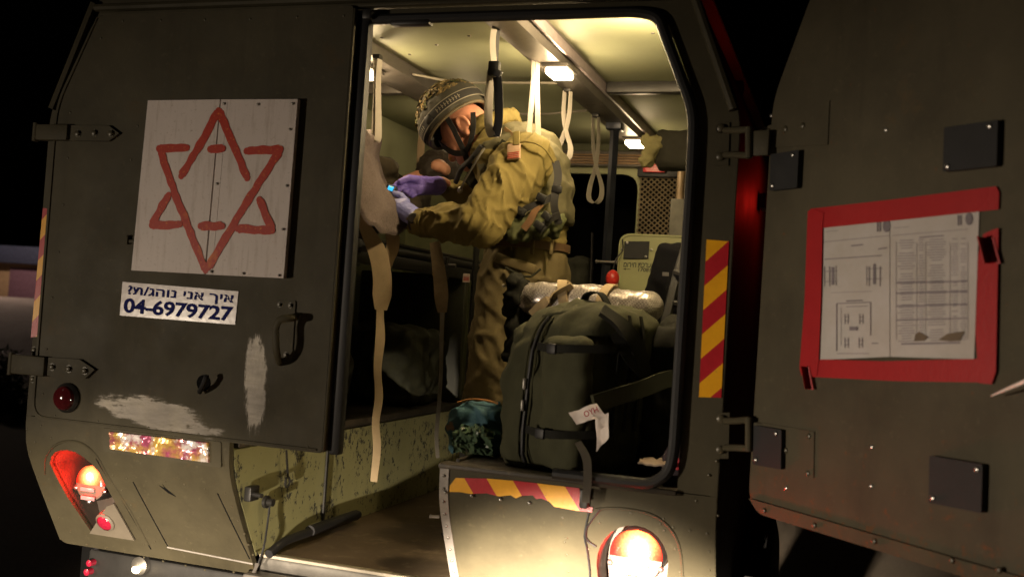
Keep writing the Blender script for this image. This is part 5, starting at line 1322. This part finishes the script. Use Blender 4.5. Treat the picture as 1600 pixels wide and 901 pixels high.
# white tags
tg = thing('luggage_tag', 'crumpled white paper tag with red print hanging on the backpack', 'tag', Pk(930, 700, -.03))
def sheet_px(px4, Y4, amp, name, mat, nu=10, nv=6):
    c4 = [at(*p, Y=y) for p, y in zip(px4, Y4)]; bl = bil(*c4); rows = []
    for j in range(nv+1): rows.append([bl(i/nu, j/nv)+Vector((0, amp*fbm(bl(i/nu, j/nv), 30, 2), amp*.4*fbm(bl(i/nu, j/nv)+Vector((3, 0, 0)), 30, 2))) for i in range(nu+1)])
    return MB().grid(rows, thick=(0, .001, 0)).build(name, mat, tg)
M_tag = simple('tag_paper', (.62, .55, .50), .6, var=.1)
sheet_px([(900, 663), (947, 650), (932, 629), (888, 644)], [-.02, -.03, -.01, 0], .012, 'upper_tag', M_tag)
sheet_px([(934, 702), (951, 683), (950, 645), (930, 650)], [-.01, -.03, -.03, -.02], .016, 'lower_tag', M_tag)
c4 = [at(*p, Y=-.038) for p in [(914, 652), (936, 643), (932, 634), (911, 643)]]; t = MB(); text_mb(t, 'OYH', bil(*c4), .02); t.build('red_print', simple('tag_red', (.35, .02, .03), .6, bump=0), tg, smooth=0)

# silver rolled mat lying behind the pack
ra, rb_ = at(822, 466, Y=.50), at(1012, 484, Y=.42)
mat_ = thing('rolled_mat', 'silver rolled insulation mat held by two tan straps behind the backpack', 'mat', (ra+rb_)/2-Vector((0, 0, .06)))
n = N('silver_weave'); ck = n.t.nodes.new('ShaderNodeTexChecker'); ck.inputs['Scale'].default_value = 190; n.link(n.pos, ck.inputs['Vector'])
n.bump(ck.outputs['Fac'], .5, .002); M_foil = n.out(n.mix(ck.outputs['Fac'], (.36, .32, .29), (.62, .57, .53)), .3, .6)
mb = MB(); dv = (rb_-ra); rr = [.052, .056, .058, .060, .058, .060, .056, .05]
mb.limb([ra+dv*(k/7)+Vector((0, 0, .006*math.sin(k*2))) for k in range(8)], rr, 20); melt(mb, 'roll', M_foil, mat_, .008, 3, crease(.006, 16))
for f0, ln in ((.30, 1), (.72, -1)):
    c = ra+dv*f0; ring = [c+Vector((ln*.035*math.sin(t*.5), math.sin(t)*.066, math.cos(t)*.066)) for t in [k*2*math.pi/24 for k in range(25)]]
    ribbon(ring, .030, dv.normalized(), .003).build('tie_strap', simple('tan_tie', (.36, .27, .15), .85, bump=.4, bscale=600), mat_)
ribbon([ra+dv*.30+Vector((.05, -.06, .05)), ra+dv*.24+Vector((0, -.07, .0)), ra+dv*.17+Vector((-.02, -.075, -.05))], .03, Vector((.7, 0, .5)), .003).build('tie_tail', MATS['tan_tie'], mat_)
eb = MB(); c = ra+Vector((-.035, 0, .0)); eb.box(c, (.06, .12, .12), Matrix.Rotation(R(15), 3, 'Y'), bev=.02); melt(eb, 'end_cover', M_packd, mat_, .008, 2, crease(.02, 20))
MB().ball(c+Vector((-.03, -.04, .035)), .006).build('cord_end', M_strapw, mat_)
eb = MB().box(ra+Vector((-.02, .0, -.11)), (.07, .10, .2), bev=.03); melt(eb, 'cover_skirt', M_packd, mat_, .01, 2, crease(.02, 16))
# support under the mat: folded dark bag
fb_ = MB().box((.74, .47, 1.32), (.50, .16, .38), bev=.05)
tag(melt(fb_, 'folded_bag', M_packd, None, .014, 3, crease(.022, 8)), 'dark folded bag standing behind the backpack under the silver mat', 'bag')

# black case leaning at the right
ca_ = at(1050, 380, Y=.75); cb_ = at(985, 540, Y=.55)
kc = thing('black_case', 'black padded long case leaning against the right wall beside the green cabinet', 'case', (.90, .6, 1.122))
up_ = Vector((.10, .10, .62)).normalized()
def case(c, sx, sy, sz, rz, tilt): return MB().box(c, (sx, sy, sz), Matrix.Rotation(R(rz), 3, 'Z') @ Matrix.Rotation(R(tilt), 3, 'Y'), bev=.03, seg=3)
M_case = simple('case_fabric', (.004, .004, .005), .85, var=.3, bump=.5, bscale=300)
M_case.node_tree.nodes['Principled BSDF'].inputs['Specular IOR Level'].default_value = .08
cc0 = at(1028, 470, Y=.75)
melt(case(cc0+Vector((.0, .05, -.135)), .15, .18, .66, -15, 15), 'shell', M_case, kc, .012, 3, crease(.008, 10))
for dx in (.07, .15):
    P = [at(1068+dx*60, 375, Y=.60), at(1046+dx*60, 450, Y=.55), at(1020+dx*60, 560, Y=.50)]; MB().tube(P, .011, 6).build('frame_bar', M_black, kc)
for y in (425, 470, 520): MB().tube([at(1056-(y-420)*.25, y, Y=.56), at(1072-(y-420)*.2, y+6, Y=.52)], .010, 6).build('cross_bar', M_black, kc)
MB().box(at(1040, 428, Y=.62), (.02, .004, .012)).build('maker_plate', M_steel, kc)
# dark kit bag filling the corner below it
kb = MB().box((.885, .42, 1.34), (.17, .36, .43), bev=.06)
tag(melt(kb, 'kit_bag', M_packd, None, .014, 3, crease(.03, 7)), 'black kit bag lying in the dark corner to the right of the backpack', 'bag')
p = at(1062, 700, Y=.12); rbv = thing('red_bottle', 'dark round bottle with a red patch in the corner by the seal', 'bottle', Vector((p.x, p.y, 1.122)))
MB().lathe([(.0, 0), (.04, 0), (.045, .02), (.045, .08), (.030, .11), (.014, .12), (.014, .14), (0, .14)], (p.x, p.y, 1.122), (0, 0, 1), 20).build('shell', simple('smoky_plastic', (.05, .04, .045), .2, bump=0), rbv)
MB().box((p.x+.01, p.y-.044, 1.19), (.02, .004, .03), bev=.001).build('red_mark', simple('mark_red', (.4, .02, .03), .4, bump=0), rbv)
p = at(1028, 728, Y=.08); rg = MB()
rows = [[p+Vector((.09*(i/8-.5), .10*(j/6-.5), .012+.012*fbm(Vector((i*.6, j*.7, 2)), 1.0, 2))) for i in range(9)] for j in range(7)]
tag(rg.grid(rows, thick=(0, 0, -.004)).build('paper_scrap', simple('scrap_paper', (.35, .27, .2), .8), None), 'pale crumpled scrap lying on the deck in the right corner', 'paper')

# turquoise bag with green net
p = at(742, 690, Y=.32); tb = thing('turquoise_bag', 'turquoise cloth bag with crumpled green plastic sheet in front beside the backpack', 'bag', Vector((p.x, p.y, 1.122)))
b0 = Vector((p.x, p.y, 1.122)); mb = MB()
mb.loft([(b0+Vector((-.004, .02, .004)), (.078, 0, 0), (0, .055, 0)), (b0+Vector((-.012, .02, .07)), (.086, 0, 0), (0, .062, 0)), (b0+Vector((-.006, .02, .125)), (.078, 0, .006), (0, .052, 0)), (b0+Vector((.004, .02, .155)), (.062, 0, .008), (0, .022, 0))], 26)
n = N('turquoise_cloth'); c = n.mix(n.ramp(n.noise(9, 3, .5), .60, .63), n.mix(n.noise(30, 4, .7), (.035, .10, .13), (.06, .16, .20)), (.24, .16, .09)); n.bump(n.math('ADD', n.noise(300, 3, .6), n.math('MULTIPLY', n.noise(30, 3, .5), 3)), .5, .002)
melt(mb, 'cloth', n.out(c, .75), tb, .006, 3, lambda co, nn: co+nn*(.010*max(0, 1-abs(noise.noise(co*16))*4)+.006*fbm(co, 12, 2)))
MB().tube(spline([b0+Vector((-.062, -.008, .150)), b0+Vector((-.02, -.010, .163)), b0+Vector((.03, -.008, .165)), b0+Vector((.066, 0, .158))], 5), .003, 6).build('orange_hem', simple('orange_hem', (.45, .20, .05), .7), tb)
rows = []
for j in range(15):
    row = []
    for i in range(25):
        u, v = i/24, j/14; q = b0+Vector((-.045+.125*u, -.055-.025*math.sin(v*3.1), .004+.092*v*(1-.35*abs(u-.5))))
        f1 = noise.noise(Vector((u*6, v*5, 1.3))); f2 = noise.noise(Vector((u*13, v*11, 7.7)))
        row.append(q+Vector((.012*f2, -.030*f1-.014*f2, .012*f1)))
    rows.append(row)
MB().grid(rows, thick=(0, .0015, 0)).build('green_net', simple('green_plastic_sheet', (.075, .12, .07), .3, var=.4, scale=40, bump=.5, bscale=160, bdist=.002), tb, smooth=28)

# ------------------------------------------------------------------ outside: ground, background at the left, added unseen lamps
n = N('gravel_ground'); c = n.mix(n.noise(2.5, 6, .7), (.07, .045, .018), (.13, .088, .036)); c = n.mix(n.ramp(n.noise(40, 6, .8), .5, .75), c, (.20, .14, .065)); n.bump(n.noise(30, 8, .8), 1.0, .03); M_ground = n.out(c, .95)
b = bmesh.new(); bmesh.ops.create_grid(b, x_segments=60, y_segments=60, size=150)
mb = MB(); mb.bm(b); gr = mb.build('ground', M_ground, None); gr['kind'] = 'structure'
# gravel bank
n = N('pale_gravel'); c = n.mix(n.noise(3, 6, .8), (.22, .17, .15), (.48, .40, .36)); n.bump(n.noise(12, 8, .8), 1, .08); M_bank = n.out(c, .95)
rows = []
for i in range(25):
    x = -34+i*1.3; rows.append([(x, y, z+.10*fbm(Vector((x, y, 0)), .6, 3)) for y, z in ((10.2, -.1), (11.0, .30), (12.5, .75), (15, 1.05), (18, 1.12), (26, 1.1))])
bank = MB().grid(rows).build('gravel_bank', M_bank, None, smooth=60); bank['kind'] = 'structure'
hut = thing('roadside_building', 'long low building with a beige lit wall and blue trim in the dark distance', 'building', (-20, 20.2, 1.05))
z3, z2, z1, z0 = [at(30, y, Y=20.2).z for y in (385, 412, 474, 498)]
MB().box((-20, 21, (z0+z2)/2), (18, 1.6, z2-z0), bev=.02).build('wall', simple('beige_wall', (.34, .22, .12), .8, scale=2), hut)
MB().box((-20, 20.9, (z2+z3)/2), (18.6, 2.0, z3-z2), bev=.03).build('roof', simple('blue_roof', (.04, .045, .08), .6), hut)
MB().box((-20, 20.15, (z0+z1)/2), (18.2, .1, z1-z0), bev=.02).build('plinth', simple('blue_plinth', (.09, .08, .09), .6), hut)
for k in range(5):
    x = -27.5+k*3.6; MB().box((x, 20.18, (z1+z2)/2), (1.3, .08, (z2-z1)*.8), bev=.02).build('shutter', simple('mauve_shutter', (.16, .08, .11), .7), hut)
# boulders and shrubs at the foot of the bank
random.seed(2)
M_rock = simple('field_stone', (.20, .16, .12), .9, scale=5, bump=.8, bscale=25, bdist=.02)
def rock(p, r, label):
    b = bmesh.new(); bmesh.ops.create_icosphere(b, subdivisions=3, radius=1)
    sd = Vector((random.random()*9, random.random()*9, 0))
    for v in b.verts: v.co = Vector((v.co.x*r, v.co.y*r*.8, v.co.z*r*.7))*(1+.35*fbm(v.co+sd, 1.3, 3))
    o = MB().bm(b).build('boulder', M_rock, None, smooth=50); o.location = p; tag(o, label, 'boulder', 'boulders at the foot of the bank'); return o
g0 = at(12, 660, Y=6.6); rock((g0.x, 6.6, g0.z-.05), .20, 'lower rounded boulder at the left edge beneath the shrubs')
g0 = at(4, 640, Y=7.2); rock((g0.x-.2, 7.2, g0.z), .20, 'upper boulder cut by the left edge of the picture')
g0 = at(22, 690, Y=6.2); rock((g0.x, 6.2, g0.z-.05), .22, 'lowest boulder beside the ambulance corner')
def shrub(p, r, label):
    o = thing('shrub', label, 'shrub', (p.x, p.y, 0), 'shrubs at the foot of the bank'); mb = MB()
    for k in range(700):
        q = Vector((random.gauss(0, 1), random.gauss(0, 1), random.gauss(0, 1))).normalized()*r*random.random()**.4; q.z *= 1.1; q += p
        d1 = Vector((random.gauss(0, 1), random.gauss(0, 1), random.gauss(0, 1))).normalized(); d2 = Vector((random.gauss(0, 1), random.gauss(0, 1), random.gauss(0, 1))).normalized(); s = random.uniform(.03, .07)
        mb.add([q, q+d1*s+d2*s*.3, q+d1*s*2, q+d1*s-d2*s*.3], [(0, 1, 2, 3)])
    mb.build('leaves', simple('leaf_green', (.06, .11, .03), .6, var=.5, scale=20, bump=0), o, smooth=0)
    st = MB()
    for k in range(6): st.tube([(p.x, p.y, 0), (p.x+random.gauss(0, r*.3), p.y+random.gauss(0, r*.3), p.z)], [.02, .008], 5)
    st.build('stems', simple('twig', (.06, .04, .025), .8), o)
for (x, y, Y, r, lb) in [(10, 585, 7.6, .30, 'small leafy shrub at the left edge below the pale gravel'), (20, 632, 7.0, .22, 'low green shrub between the boulders at the left edge')]: shrub(at(x, y, Y=Y), r, lb)
# unseen yard lamp, added to light the bank and the building wall
yl = thing('added_yard_lamp', 'unseen lamp post added beyond the left edge to light the bank and building', 'lamp', (-19.5, 16.5, 1.0))
MB().tube([(-19.5, 16.5, 1.0), (-19.5, 16.5, 5.0)], [.06, .04], 10).build('post', M_steel, yl); MB().box((-19.5, 16.5, 5.05), (.4, .25, .12), bev=.03).build('lamp_head', M_dark, yl)
L = bpy.data.lights.new('added_yard_light', 'POINT'); L.energy = 700; L.color = (1, .78, .62); L.shadow_soft_size = .15
o = bpy.data.objects.new('added_yard_light', L); col.objects.link(o); o.parent = yl; o.location = Vector((-19.5, 16.5, 4.8))-Vector((-19.5, 16.5, 1.0))
# unseen lamps added behind the camera to light the rear: main beam and spill
def unseen_lamp(loc, target, label, beams):
    loc = Vector(loc); o = thing('unseen_lamp', label, 'lamp', (loc.x, loc.y, 0)); d = (Vector(target)-loc).normalized()
    MB().lathe([(.0, -.16), (.05, -.15), (.09, -.05), (.10, -.02), (.10, -.015)], loc, d, 20).build('housing', M_dark, o)
    MB().tube([(loc.x, loc.y, 0), (loc.x, loc.y, loc.z-.09)], .02, 8).build('stand', M_dark, o)
    for tgt, e, size, blend, rad in beams:
        L = bpy.data.lights.new('beam', 'SPOT'); L.energy = e; L.spot_size = R(size); L.spot_blend = blend; L.color = (1, .82, .62); L.shadow_soft_size = rad
        b = bpy.data.objects.new('beam', L); col.objects.link(b); b.parent = o; b.location = loc-Vector((loc.x, loc.y, 0))+d*.12
        b.rotation_euler = (Vector(tgt)-loc).to_track_quat('-Z', 'Y').to_euler()
unseen_lamp((.60, -4.6, .38), (.85, 0, .62), 'unseen low work lamp added behind the camera to the right', [((.74, .1, .36), 36000, 18.6, 1, .05), ((-.65, .1, .25), 4000, 25, 1, .05)])
unseen_lamp((-3.4, -4.0, 1.0), (-.2, 0, 1.0), 'unseen work lamp added on a stand behind the camera to the left', [((-.15, 0, .75), 330, 58, 1, .08), ((1.6, -.4, .95), 520, 30, 1, .08)])
